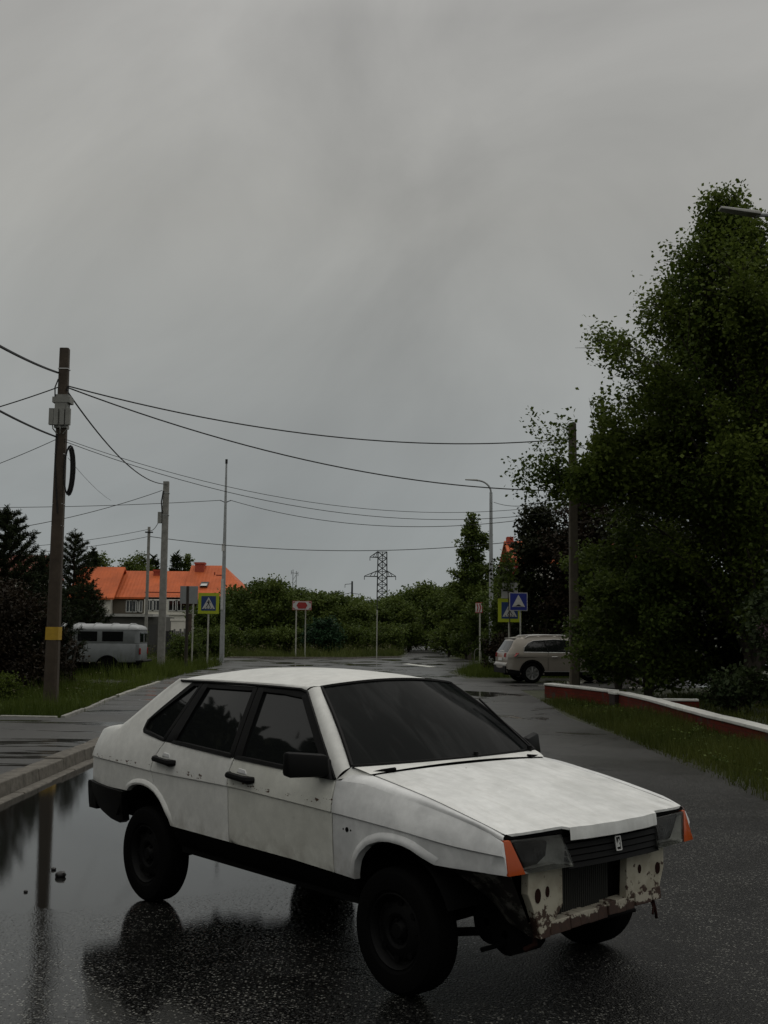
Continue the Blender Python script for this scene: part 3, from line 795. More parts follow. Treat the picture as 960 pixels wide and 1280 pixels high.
    mb.build('crossmember', PEELDARK, root, bevel=.004)
    mb = MB()
    mb.box(.600, .640, -.345, .082, .33 + LIFT, .60 + LIFT)
    for i in range(26):
        y = -.335 + i * .016
        mb.box(.639, .644, y, y + .006, .335 + LIFT, .595 + LIFT)
    mb.build('radiator', RADIATOR, root)
    mb = MB(); mb.tube([V3(.66, .40, .37), V3(.68, .405, .33), V3(.70, .40, .275), V3(.69, .42, .24)], .008, 6); mb.tube([V3(.66, .40, .36), V3(.70, .38, .30), V3(.71, .36, .27)], .006, 6)
    mb.build('tow_bracket', RUSTDARK, root, True)
    mb = MB(); mb.tube([V3(.62, -.46, .30), V3(.64, -.47, .25), V3(.60, -.50, .22)], .014, 6)
    mb.build('tow_bracket', RUSTDARK, root, True)
    # inner apron, rusted, sweeping back from the support to the arch
    for sg in (-1,):
        bm = bmesh.new()
        top = polyline([(.70, .70, .60), (.50, .75, .60), (.33, .76, .60)]); bot = polyline([(.68, .52, .29), (.52, .52, .33), (.36, .52, .46)])
        grid(bm, lambda a, b: (lambda p: V3(p.x, sg * p.y, p.z))(top(a).lerp(bot(a), b) + Vector((0, .02 * math.sin(9 * a) * math.sin(PI * b), .0))), 10, 8)
        link_bm('inner_apron', bm, APRON, root, True, recalc=True)
    # ---- dark insides: engine bay, wheel wells, floor, engine
    mb = MB()
    mb.box(-.30, .60, -.46, .46, .36 + LIFT, .74 + LIFT)
    mb.box(-2.06, -.32, -.745, .745, .30 + LIFT, .90 + LIFT)
    mb.box(-3.30, -2.0, -.50, .50, .36 + LIFT, .93 + LIFT)
    mb.box(-3.30, -2.78, -.66, .66, .42 + LIFT, .90 + LIFT)
    mb.box(-.40, .56, -.66, .66, .69 + LIFT, .745 + LIFT)
    mb.box(.56, .66, -.70, .70, .61 + LIFT, .74 + LIFT)
    mb.build('underbody', DULLBLACK, root)
    mb = MB()
    mb.lathe([(.02, -.28), (.11, -.26), (.13, -.1), (.15, .05), (.12, .2), (.02, .22)], 1, 16, (.30, -.16, .28 + LIFT))
    mb.lathe([(.02, -.10), (.10, -.09), (.10, .09), (.02, .10)], 1, 14, (.44, -.36, .25 + LIFT))
    mb.tube([V3(.02, -.62, .20), V3(.25, -.40, .22), V3(.30, -.30, .24)], .022, 8)
    mb.tube([V3(.02, .62, .20), V3(.25, .40, .22), V3(.30, .30, .24)], .022, 8)
    mb.tube([V3(.0, -.64, .20), V3(-.02, -.45, .23), V3(.05, -.15, .27)], .03, 8)
    mb.tube([V3(.0, .64, .20), V3(-.02, .45, .23), V3(.05, .15, .27)], .03, 8)
    mb.tube([V3(.42, -.60, .20), V3(.44, -.3, .21), V3(.42, .60, .20)], .012, 8)
    mb.tube([V3(-2.47, -.62, .20), V3(-2.40, -.3, .24), V3(-2.40, .3, .24), V3(-2.47, .62, .20)], .035, 8)
    mb.tube([V3(-.3, .02, .26), V3(-1.5, .05, .27), V3(-2.3, .1, .30), V3(-2.9, .2, .33), V3(-3.35, .35, .35)], .025, 8)
    for sg in (-1, 1):
        mb.tube([V3(0, sg * .56, .22), V3(-.03, sg * .50, .74)], .05, 10)
        mb.tube([V3(-2.47, sg * .56, .22), V3(-2.45, sg * .55, .70)], .045, 10)
    mb.build('running_gear', DULLBLACK, root, True)
    # arch liners
    for x0, zz in ((0, .227), (-2.46, .227)):
        for sg in (-1, 1):
            bm = bmesh.new()
            def liner(a, b):
                t = lerp(.42, PI - .48, a); r = .425 if x0 == 0 else .44
                return V3(x0 + r * math.cos(t), sg * lerp(.795, .46, b), zz + r * math.sin(t))
            grid(bm, liner, 18, 3)
            link_bm('arch_liner', bm, DULLBLACK, root, True)
    # ---- rear bumper and lamps
    for_poly = [(-2.74, .602), (-3.0, .604), (-3.36, .612), (-3.385, .60), (-3.375, .53), (-3.30, .475), (-3.16, .42), (-3.0, .385), (-2.86, .375), (-2.80, .40), (-2.78, .50)]
    bm = bmesh.new()
    for sg in (-1, 1):
        panel(bm, for_poly, lambda x, z: V3(x, sg * (sideY(max(x, -3.34), .62) + .018 - .25 * max(0, .56 - z) + (.006 if z > .57 else 0)), z), .06, .03, inw(sg, .05), .005)
    panel(bm, [(-.74, .61), (-.74, .42), (.74, .42), (.74, .61)], lambda y, z: V3(-3.42 + .03 * (abs(y) / .74) ** 4 + .3 * max(0, .5 - z), y, z), .1, .05, (.12, 0, 0), .01)
    link_bm('rear_bumper', bm, BLACKTRIM, root, True, recalc=True)
    for sg in (-1, 1):
        mb = MB(); mb.box(-3.40, -3.35, min(sg * .40, sg * .69), max(sg * .40, sg * .69), .66 + LIFT, .80 + LIFT); mb.build('tail_light', REDLENS, root, bevel=.008)
    # ---- wheels
    R = .305
    def wheel():
        mb = MB()
        W = .088
        mb.lathe([(.185, -W + .012), (.20, -W), (.245, -W - .006), (.280, -W + .002), (.297, -W + .018), (R - .0035, -W + .03), (R - .0035, W - .03), (.297, W - .018), (.280, W - .002), (.245, W + .006), (.20, W), (.185, W - .012)], 1, 48)
        for k in range(54):
            t = 2 * PI * k / 54
            for y0, y1, tw in ((-.052, -.020, .02), (-.014, .014, 0), (.020, .052, -.02)):
                c, s_ = math.cos(t + tw), math.sin(t + tw); c2, s2 = math.cos(t + tw + .075), math.sin(t + tw + .075)
                ri, ro = R - .012, R - .002
                mb.hexa([(ri * c, y0, ri * s_), (ri * c2, y0, ri * s2), (ri * c2, y1, ri * s2), (ri * c, y1, ri * s_), (ro * c, y0, ro * s_), (ro * c2, y0, ro * s2), (ro * c2, y1, ro * s2), (ro * c, y1, ro * s_)])
        return mb
    first = None
    for x in (0, -2.46):
        for sg in (-1, 1):
            wr = bpy.data.objects.new('wheel', None); COL.objects.link(wr); wr.parent = root
            wr.location = (x, sg * .705, R); wr.rotation_euler = (0, .3 * sg + x, 0)
            if first is None:
                ty = wheel().build('tyre', RUBBER, wr, True, 30)
                mb = MB()
                mb.lathe([(.19, -.075), (.178, -.080), (.168, -.068), (.160, -.035), (.150, -.030), (.120, -.052), (.085, -.058), (.070, -.050), (.066, -.034), (.052, -.030), (.045, -.042), (.035, -.064), (.0, -.066)], 1, 40)
                mb.lathe([(.19, -.075), (.175, .06), (.19, .075)], 1, 40)
                for k in range(8):
                    t = 2 * PI * (k + .5) / 8
                    mb.disc((.134 * math.cos(t), -.046, .134 * math.sin(t)), .017, 1, .012, 10, m=1)
                for k in range(4):
                    t = 2 * PI * k / 4
                    mb.disc((.05 * math.cos(t), -.040, .05 * math.sin(t)), .009, 1, .03, 6, m=1)
                rim = mb.build('rim', [RIMBLACK, DULLBLACK], wr, True, 30)
                first = (ty, rim)
            else:
                ty = first[0].copy(); COL.objects.link(ty); ty.parent = wr
                rim = first[1].copy(); COL.objects.link(rim); rim.parent = wr
            if sg > 0:
                rim.scale = (1, -1, 1)
    return root
WSGLASS = mat('dark_tinted_windscreen', (0.006, 0.007, 0.007), 0.06, 0.012)
k = NT(WSGLASS); v = k.obj(); mp_ = k.n('ShaderNodeMapping'); mp_.inputs['Scale'].default_value = (1.2, 5.0, 1.2); k.set(mp_.inputs[0], v)
k.set(k.b.inputs['Base Color'], k.mix(k.step(k.noise(mp_.outputs[0], 1.5, 4, .6, .8), .42, .75), (0.006, 0.007, 0.007), (0.019, 0.020, 0.020)))  # paler streaks in the base colour imitate a smeared reflection on the glass
PLATEWHITE = mat('white_plate', (0.6, 0.6, 0.58), 0.5)
LENS = mat('ribbed_grey_lens', (0.075, 0.075, 0.07), 0.14, 0.35)
k = NT(LENS); v = k.obj(); y = k.xyz(v)[1]
wv = k.math('SINE', k.math('MULTIPLY', y, 420.0))
k.set(k.b.inputs['Normal'], k.bump(wv, 0.25, 0.004))
k.set(k.b.inputs['Base Color'], k.mix(k.step(k.noise(v, 5, 3), .4, .6), (0.028, 0.028, 0.026), (0.075, 0.075, 0.07)))
PEEL = mat('peeling_cream_paint', (0.45, 0.42, 0.33), 0.6)
k = NT(PEEL); v = k.obj()
z = k.xyz(v)[2]
t_ = k.math('ADD', k.noise(v, 16, 6, .7), k.step(z, .545, .42, 0, .17))
k.set(k.b.inputs['Base Color'], k.mix(k.step(t_, .60, .63), k.mix(k.step(k.noise(v, 7, 5), .4, .62), (0.46, 0.43, 0.34), (0.33, 0.30, 0.23)), (0.055, 0.03, 0.02)))
PEELDARK = mat('rusted_peeling_steel', (0.08, 0.05, 0.035), 0.75)
k = NT(PEELDARK); v = k.obj(); z = k.xyz(v)[2]
t_ = k.math('ADD', k.noise(v, 11, 6, .7), k.step(z, .395, .44, -.10, .10))
k.set(k.b.inputs['Base Color'], k.mix(k.step(t_, .54, .57), k.mix(k.noise(v, 40, 3), (0.02, 0.013, 0.01), (0.07, 0.032, 0.02)), (0.38, 0.35, 0.28)))
APRON = mat('rusty_grey_apron', (0.05, 0.05, 0.045), 0.8, 0.15)
k = NT(APRON); v = k.obj()
k.set(k.b.inputs['Base Color'], k.mix(k.step(k.noise(v, 9, 6, .7), .48, .62), (0.018, 0.016, 0.014), (0.12, 0.115, 0.10)))
LAMPGLASS = bpy.data.materials.new('ribbed_lamp_glass'); LAMPGLASS.use_nodes = True
k = NT(LAMPGLASS); v = k.obj(); y = k.xyz(v)[1]
k.b.inputs['Base Color'].default_value = (0.07, 0.07, 0.066, 1); k.b.inputs['Roughness'].default_value = .10; k.b.inputs['Specular IOR Level'].default_value = .4
k.set(k.b.inputs['Normal'], k.bump(k.math('SINE', k.math('MULTIPLY', y, 300.0)), .18, .004))
tr_ = k.n('ShaderNodeBsdfTransparent'); tr_.inputs[0].default_value = (.75, .76, .74, 1); mx_ = k.n('ShaderNodeMixShader')
k.set(mx_.inputs[0], k.step(k.noise(v, 6, 4, .6), .35, .7, .26, .50))
k.t.links.new(tr_.outputs[0], mx_.inputs[1]); k.t.links.new(k.b.outputs[0], mx_.inputs[2]); k.t.links.new(mx_.outputs[0], k.t.nodes['Material Output'].inputs[0])
REFL = mat('tarnished_reflector', (0.46, 0.46, 0.44), .35, .5, .35, var=.4, scale=9)
RUSTDARK = mat('dark_rust', (0.022, 0.009, 0.007), 0.9, 0.1)
RADIATOR = mat('radiator_dull_metal', (0.032, 0.032, 0.029), 0.75, 0.15)
sedan()

# ================================================================== VEHICLES BEHIND
def wx(px, Y): return (px - 480.0) / FPX * Y            # world x of a column seen at distance Y
def wz(py, Y): return CAM_H + (789.0 - py) / FPX * Y    # world height of a row seen at distance Y
SUVPAINT = mat('beige_metallic_paint', (0.31, 0.28, 0.24), 0.28, 0.5, 0.35, coat=0.3)
SILVER = mat('silver_trim', (0.55, 0.54, 0.52), 0.3, 0.5, 0.7)
VANPAINT = mat('faded_grey_van_paint', (0.175, 0.187, 0.19), 0.5, 0.3, var=.15, scale=3)
VANROOF = mat('pale_van_roof_paint', (0.36, 0.37, 0.37), 0.5, 0.3, var=.12, scale=3)
ALLOY = mat('alloy_grey', (0.34, 0.34, 0.33), 0.35, 0.5, 0.6)
def small_wheel(parent, loc, r, wd, rimmat, spokes, sg):
    wr = bpy.data.objects.new('wheel', None); COL.objects.link(wr); wr.parent = parent; wr.location = loc
    mb = MB(); mb.lathe([(r * .66, -wd / 2), (r * .93, -wd / 2), (r, -wd / 2 + .03), (r, wd / 2 - .03), (r * .93, wd / 2), (r * .66, wd / 2)], 1, 32)
    mb.build('tyre', RUBBER, wr, True, 30)
    mb = MB(); yo = sg * wd / 2
    mb.lathe([(r * .67, yo * .98), (r * .61, yo * .95), (r * .60, yo * .2), (0.0, yo * .15)], 1, 28)
    if spokes:
        for k in range(spokes):
            t = 2 * PI * k / spokes
            for dt in (-.10, .10):
                mb.bar((0.03 * math.cos(t), yo * .80, 0.03 * math.sin(t)), (r * .62 * math.cos(t + dt), yo * .88, r * .62 * math.sin(t + dt)), r * .07, r * .06)
    else:
        mb.lathe([(r * .5, yo * .4), (r * .35, yo * .75), (r * .18, yo * .8), (0, yo * .85)], 1, 20)
    mb.build('rim', rimmat, wr, True, 30)
def suv():
    root = thing('suv', 'beige SUV parked by the dark trees with its red tail lamp towards the road', 'car', (5.15, 40.55, 0), math.radians(9))
    pl = curve1([(-.95, .80), (-.85, .85), (-.5, .905), (.3, .92), (2.4, .92), (3.0, .89), (3.4, .80), (3.6, .66)])
    def sy(x, z):
        w_ = pl(x)
        if z > .98: return w_ - .02 - .36 * (z - .98) - .12 * (z - .98) ** 2
        return w_ - .02 * ((.98 - z) / .1 if z > .88 else 1) - (.10 * max(0, .5 - z))
    def arch(cx, r, a0, a1, n=10):
        return [(cx + r * math.cos(a0 + (a1 - a0) * i / n), .36 + r * math.sin(a0 + (a1 - a0) * i / n)) for i in range(n + 1)]
    top = [(-.885, .36), (-.935, .55), (-.93, .66), (-.885, .72), (-.875, .98), (-.83, 1.08), (-.70, 1.28), (-.57, 1.50), (-.50, 1.56), (-.30, 1.605), (.3, 1.655), (.9, 1.66), (1.4, 1.635), (1.72, 1.57), (2.15, 1.32), (2.55, 1.075), (2.9, 1.02), (3.3, .95), (3.50, .84), (3.57, .60), (3.52, .33)]
    bot = [(3.15, .30)] + arch(2.68, .40, -.15, PI + .15) + [(2.2, .30), (.5, .30)] + arch(0, .40, -.15, PI + .15) + [(-.6, .33)]
    poly = top + bot
    bm = bmesh.new()
    for sg in (-1, 1):
        panel(bm, poly, lambda x, z: Vector((x, sg * sy(x, z), z)), .15, .08)
    def over(a, b):
        n = len(top) - 1; i = min(int(a * n), n - 1); t = a * n - i
        x = lerp(top[i][0], top[i + 1][0], t); z = lerp(top[i][1], top[i + 1][1], t)
        s = b * 2 - 1
        n_out = 1 - s * s
        return Vector((x - .03 * n_out * (1 if x < -.4 else 0) + .03 * n_out * (1 if x > 2.9 else 0), s * sy(x, z), z + .035 * n_out * (1 if .95 < z else 0)))
    grid(bm, over, len(top) - 1, 8)
    bmesh.ops.remove_doubles(bm, verts=bm.verts, dist=.002)
    link_bm('body', bm, SUVPAINT, root, True, 32, recalc=True)
    for sg in (-1, 1):
        bm = bmesh.new()
        panel(bm, [(-.30, 1.09), (-.24, 1.26), (-.10, 1.40), (.10, 1.49), (.9, 1.54), (1.35, 1.52), (1.62, 1.45), (2.12, 1.13), (2.0, 1.07)], lambda x, z: Vector((x, sg * (sy(x, z) + .004), z)), .3, .12)
        g = link_bm('side_window', bm, GLASS, root, True)
        mb = MB()
        mb.tube([Vector((x, sg * (sy(x, z) + .008), z)) for x, z in ((2.0, 1.07), (-.30, 1.085), (-.25, 1.26), (-.10, 1.405), (.10, 1.495), (.9, 1.545), (1.35, 1.525), (1.62, 1.455))], .014, 6)
        mb.build('window_trim', SILVER, g, True)
        for x0, z0, x1, z1 in ((.62, 1.08, .50, 1.52), (1.45, 1.08, 1.42, 1.50)):
            mb = MB(); mb.bar((x0, sg * (sy(x0, z0) + .008), z0), (x1, sg * (sy(x1, z1) + .008), z1), .05, .01)
            mb.build('window_pillar', BLACKTRIM, g)
        mb = MB()
        mb.tube([(-.18, sg * .66, 1.60), (-.05, sg * .655, 1.67), (.5, sg * .65, 1.70), (1.1, sg * .65, 1.70), (1.55, sg * .64, 1.655), (1.66, sg * .63, 1.61)], .018, 6)
        mb.build('roof_rail', SILVER, root, True)
        mb = MB(); mb.hexa([(-.955, sg * .58, .90), (-.62, sg * .935, .93), (-.58, sg * .85, .93), (-.85, sg * .58, .90), (-.93, sg * .58, 1.05), (-.48, sg * .935, 1.06), (-.48, sg * .85, 1.06), (-.83, sg * .58, 1.05)])
        mb.build('tail_light', REDLENS, root, bevel=.008)
        bm = bmesh.new()
        def ring(cx):
            o = arch(cx, .47, .0, PI, 12); i = arch(cx, .395, .0, PI, 12)
            return o + i[::-1]
        for P in (ring(0), ring(2.68), [(2.22, .40), (.46, .40), (.44, .28), (2.24, .28)], [(-.47, .44), (-.92, .50), (-.86, .34), (-.42, .30)]):
            panel(bm, P, lambda x, z: Vector((x, sg * (sy(x, z) + .012), z)), .3, .2, (0, -sg * .04, 0))
        link_bm('cladding', bm, BLACKTRIM, root, True, recalc=True)
        mb = MB(); mb.box(.44, 2.24, min(sg * .90, sg * .925), max(sg * .90, sg * .925), .40, .43); mb.build('sill_trim', SILVER, root)
        for x in (.72, 1.62):
            mb = MB(); mb.tube([(x, sg * .915, .93), (x + .03, sg * .945, .935), (x + .19, sg * .945, .935), (x + .22, sg * .915, .93)], .014, 6); mb.build('door_handle', SILVER, root, True)
        mb = MB()
        for x in (.58, 1.50, 2.20):
            mb.box(x, x + .008, min(sg * .9, sg * .906), max(sg * .9, sg * .906), .45, 1.05)
        mb.box(-.55, 2.6, min(sg * .90, sg * .907), max(sg * .90, sg * .907), .905, .915)
        mb.build('door_seam', DULLBLACK, root)
        mb = MB(); mb.hexa([(1.98, sg * .90, 1.08), (2.12, sg * .90, 1.08), (2.14, sg * 1.10, 1.09), (2.02, sg * 1.11, 1.09), (1.98, sg * .90, 1.20), (2.08, sg * .90, 1.21), (2.08, sg * 1.09, 1.24), (2.0, sg * 1.09, 1.24)]); mb.build('door_mirror', SUVPAINT, root, bevel=.02)
        for x in (0, 2.68):
            small_wheel(root, (x, sg * .79, .355), .355, .235, ALLOY, 8, sg)
    bm = bmesh.new(); grid(bm, lambda a, b: Vector((lerp(-.845, -.60, b) - .035 * (1 - (2 * a - 1) ** 2), lerp(-.66, .66, a) * lerp(1.08, .90, b), lerp(1.08, 1.48, b))), 8, 5)
    link_bm('rear_window', bm, GLASS, root, True)
    bm = bmesh.new(); grid(bm, lambda a, b: Vector((lerp(2.50, 1.80, b) + .06 * (1 - (2 * a - 1) ** 2), lerp(-.72, .72, a) * lerp(1.06, .88, b), lerp(1.115, 1.545, b) + .035)), 8, 5)
    link_bm('windshield', bm, GLASS, root, True)
    mb = MB(); mb.box(-.60, -.40, -.60, .60, 1.555, 1.585); mb.build('spoiler', SUVPAINT, root, bevel=.01)
    mb = MB(); mb.box(-.935, -.915, -.26, .26, .775, .885); mb.build('number_plate', PLATEWHITE, root)
    mb = MB(); mb.box(-.955, -.90, -.80, .80, .34, .60); mb.build('rear_bumper', BLACKTRIM, root, bevel=.02)
    mb = MB(); mb.box(-.962, -.90, -.78, .78, .60, .645); mb.build('bumper_trim', SILVER, root, bevel=.01)
    mb = MB(); mb.box(-.6, 3.3, -.72, .72, .25, .80); mb.build('underbody', DULLBLACK, root)
suv()
def van():
    root = thing('van', 'old grey box van with a pale ribbed roof parked behind the tall grass', 'van', (-10.2, 42.3, -0.10), PI + .04)
    X0, X1, W = -1.16, 3.15, .95
    def per(a, inset, rear_cut=0.0):
        r = .26; hx = (X1 - X0) / 2 - inset; hy = W - inset; cx = (X0 + X1) / 2
        n = 4; k = a * 4
        q = int(k) % 4; t = k - int(k)
        c = [(hx - r, hy - r), (-hx + r, hy - r), (-hx + r, -hy + r), (hx - r, -hy + r)][q]
        nxt = [(-hx + r, hy), (-hx, -hy + r), (hx - r, -hy), (hx, hy - r)][q]
        a0 = q * PI / 2
        if t < .5:
            an = a0 + t / .5 * PI / 2
            return cx + c[0] + r * math.cos(an), c[1] + r * math.sin(an)
        s = [(c[0], c[1] + r), (c[0] - r, c[1]), (c[0], c[1] - r), (c[0] + r, c[1])][q]
        u = (t - .5) / .5
        return cx + lerp(s[0], nxt[0], u), lerp(s[1], nxt[1], u)
    def side(levels, name, m, cap=False):
        bm = bmesh.new(); n = 64; rows = []
        for z, ins in levels:
            rows.append([bm.verts.new((*per(i / n, ins), z)) for i in range(n)])
        for a, b in zip(rows, rows[1:]):
            for i in range(n): bm.faces.new((a[i], a[(i + 1) % n], b[(i + 1) % n], b[i]))
        if cap: bm.faces.new(rows[-1])
        return link_bm(name, bm, m, root, True, 40, recalc=True)
    side([(.66, .03), (.72, .0), (1.33, .0), (1.345, .010), (1.36, .0), (1.80, .02), (1.86, .025)], 'body', VANPAINT)
    r = side([(1.855, .01), (1.90, .012), (1.97, .06), (2.02, .16), (2.055, .34), (2.07, .6)], 'roof', VANROOF, True)
    mb = MB()
    for x in (-.75, -.1, .55, 1.2, 1.85, 2.4):
        mb.tube([(x, y, z) for y, z in ((-.935, 1.90), (-.88, 1.985), (-.78, 2.045), (-.4, 2.085), (.4, 2.085), (.78, 2.045), (.88, 1.985), (.935, 1.90))], .022, 6)
    mb.build('rib', VANROOF, r, True)
    for sg in (-1, 1):
        for x0, x1 in ((-.55, .22), (.40, 1.12), (1.32, 1.92), (2.15, 2.80)):
            mb = MB(); mb.box(x0, x1, min(sg * .925, sg * .952), max(sg * .925, sg * .952), 1.42, 1.79)
            g = mb.build('window_frame', BLACKTRIM, root, bevel=.01)
            mb = MB(); mb.box(x0 + .05, x1 - .05, min(sg * .93, sg * .956), max(sg * .93, sg * .956), 1.47, 1.745); mb.build('pane', GLASS, g)
        for xa in (0, 2.30):
            mb = MB(); mb.tube([(xa + .42 * math.cos(t) , sg * .955, .46 + .42 * math.sin(t)) for t in [PI * i / 12 for i in range(13)]], .035, 8)
            mb.disc((xa, sg * .945, .50), .42, 1, .02, 24); mb.build('wheel_arch', DULLBLACK, root, True)
        for x in (0, 2.30): small_wheel(root, (x, sg * .80, .39), .39, .22, VANPAINT, 0, sg)
        for x in (1.22, 2.02, 2.92):
            mb = MB(); mb.box(x, x + .015, min(sg * .945, sg * .953), max(sg * .945, sg * .953), .72, 1.80); mb.build('door_seam', DULLBLACK, root)
        mb = MB(); mb.disc((1.75, sg * .955, 1.0), .07, 1, .02, 12); mb.build('filler_cap', BLACKTRIM, root)
    for y in (-.78, .78):
        mb = MB(); mb.box(-1.185, -1.14, y - .06, y + .06, .95, 1.18); mb.build('tail_light', REDLENS, root, bevel=.01)
    for y in (-.45, .45):
        mb = MB(); mb.box(-1.172, -1.14, y - .3, y + .3, 1.40, 1.75); mb.build('rear_window', GLASS, root, bevel=.02)
    mb = MB(); mb.tube([(-1.05, -.96, .68), (-1.28, -.9, .70), (-1.28, .9, .70), (-1.05, .96, .68)], .05, 8); mb.build('rear_bumper', BLACKTRIM, root, True)
    mb = MB(); mb.box(-1.0, 3.0, -.6, .6, .42, .72); mb.build('underbody', DULLBLACK, root)
    for y in (-.62, .62):
        mb = MB(); mb.disc((3.155, y, 1.05), .10, 0, .03, 16); mb.build('headlight', LENS, root)
    mb = MB(); mb.box(3.10, 3.16, -.72, .72, 1.40, 1.80); mb.build('windshield', GLASS, root, bevel=.02)
van()

# ================================================================== POLES
YELLOW = mat('faded_yellow_band', (0.42, 0.26, 0.02), .7, var=.2)
BOXGREY = mat('grey_box', (0.22, 0.22, 0.20), .6, var=.15)
def utility_pole(label, x, y, h, w0, w1, m, group='utility poles along the left verge', rz=0.0):
    r = thing('utility_pole', label, 'pole', (x, y, 0), rz, group)
    mb = MB()
    # slightly tapered trapezoid post with chamfered edges
    def sec(w_, z): 
        c = w_ * .14
        return [(-w_ / 2 + c, -w_ / 2, z), (w_ / 2 - c, -w_ / 2, z), (w_ / 2, -w_ / 2 + c, z), (w_ * .42, w_ / 2, z), (-w_ * .42, w_ / 2, z), (-w_ / 2, -w_ / 2 + c, z)]
    zs = [-.1 + (h + .1) * i / 8 for i in range(9)]
    v = []; 
    for z in zs: v += sec(lerp(w0, w1, z / h), z)
    f = []
    for i in range(8):
        for k_ in range(6): f.append((i * 6 + k_, i * 6 + (k_ + 1) % 6, i * 6 + 6 + (k_ + 1) % 6, i * 6 + 6 + k_))
    f.append(tuple(range(5, -1, -1))); f.append(tuple(48 + k_ for k_ in range(6)))
    mb.add(v, f); mb.build('post', m, r)
    return r
def band(r, z, w_, m, h=.03, name='band'):
    mb = MB(); mb.box(-w_ / 2, w_ / 2, -w_ / 2, w_ / 2, z, z + h); return mb.build(name, m, r)
PA = (-7.45, 25.3)
pa = utility_pole('dark concrete pole with a yellow band and cable boxes by the pavement', PA[0], PA[1], 8.25, .30, .21, DARKPOLE)
band(pa, 1.52, .29, YELLOW, .29, 'yellow_band')
for z in (7.75, 7.05, 5.75, 4.6, 4.1): band(pa, z, .235, SILVER, .018)
mb = MB(); mb.box(-.20, .20, -.17, .17, 6.95, 7.08); mb.box(-.16, .16, -.15, .15, 7.08, 7.14)
for sx in (-.2, -.09, .05, .18): mb.box(sx - .05, sx + .05, -.22, -.12, 6.42, 6.80)
for sx in (-.17, .0, .17): mb.tube([(sx, -.17, 6.42), (sx + .02, -.20, 6.33), (sx * .4, -.14, 6.22)], .015, 6)
mb.box(-.14, .14, -.16, .10, 6.36, 6.95)
mb.build('junction_box', BOXGREY, pa)
mb = MB(); mb.tube([(-.09, -.13, 7.5), (-.15, -.16, 7.3), (-.14, -.15, 7.0)], .015, 6); mb.tube([(.13, -.06, 7.35), (.15, -.12, 7.15), (.12, -.15, 6.9), (.08, -.15, 6.4)], .012, 6); mb.tube([(-.06, -.13, 6.2), (-.09, -.13, 5.6), (-.04, -.14, 5.0), (.02, -.14, 4.4)], .014, 6)
mb.build('riser_cable', WIREBLACK, pa, True)
mb = MB()
for i in range(5):
    w_, o_ = .075 + .012 * i, .012 * i
    mb.tube([(.20 + o_ + w_ * math.cos(t), -.10 + .012 * (i % 2) - .05, 5.42 + (.50 + .02 * i) * math.sin(t)) for t in [2 * PI * j / 20 for j in range(21)]], .016, 6)
coil = mb.build('cable_coil', WIREBLACK, None, True, loc=(PA[0] + .01, PA[1], -.05))
tag(coil, 'black coil of spare cable hung high on the dark pole', 'cable')
PB = (wx(205.5, 50), 50.0)
pb = utility_pole('pale grey concrete pole standing near the crossing sign and the van', PB[0], PB[1], 8.45, .33, .26, CONC)
for z in (7.9, 6.9, 4.6): band(pb, z, .29, GALV, .03)
mb = MB(); mb.box(-.32, -.15, -.16, .05, 6.55, 7.05); mb.build('junction_box', BOXGREY, pb)
mb = MB(); mb.tube([(-.10, -.16, 8.0), (-.17, -.17, 7.5), (-.12, -.18, 7.0)], .03, 6); mb.build('riser_cable', WIREBLACK, pb, True)
PC = (wx(185.5, 60), 60.0)
pc = utility_pole('thin grey pole standing behind the van, lowest of the poles', PC[0], PC[1], 7.3, .17, .14, CONC)
mb = MB(); mb.box(-.20, .20, -.10, .10, 6.98, 7.04); mb.build('cross_arm', WIREBLACK, pc)
PD = (wx(717.5, 31.6), 31.6)
pd = utility_pole('brown grey concrete pole standing half hidden inside the tall tree', PD[0], PD[1], wz(525, 31.6), .29, .215, mat('brown_concrete', (0.10, 0.085, 0.065), .85, .3, var=.25, scale=5))
for z in (6.9, 5.9): band(pd, z, .225, GALV, .025)
def lamp_mast():
    x, y = wx(280.5, 62), 62.0
    r = thing('lamp_mast', 'tall thin grey mast without an arm beside the yellow framed crossing sign', 'pole', (x, y, 0))
    mb = MB(); mb.tube([(0, 0, -.1), (0, 0, 6.2), (0, 0, 11.1)], [.14, .10, .05], 10); mb.build('post', GALV, r, True)
    mb = MB(); mb.tube([(0, 0, 11.1), (0, 0, 11.35)], .07, 8); mb.build('cap', WIREBLACK, r)
    mb = MB(); mb.box(-.13, .02, -.14, -.09, 6.15, 6.55); PAPER = mat('weathered_paper', (.5, .5, .48), .8, var=.2); mb.build('notice', PAPER, r); mb = MB(); mb.box(-.12, .02, -.16, -.10, 2.9, 4.6); mb.build('notice', PAPER, r)
    mb = MB(); mb.tube([(-.3, 0, 9.02), (-.12, 0, 8.95), (.0, 0, 8.85), (.12, 0, 8.95), (.3, 0, 9.02)], .025, 6); mb.build('wire_bracket', WIREBLACK, r)
lamp_mast()
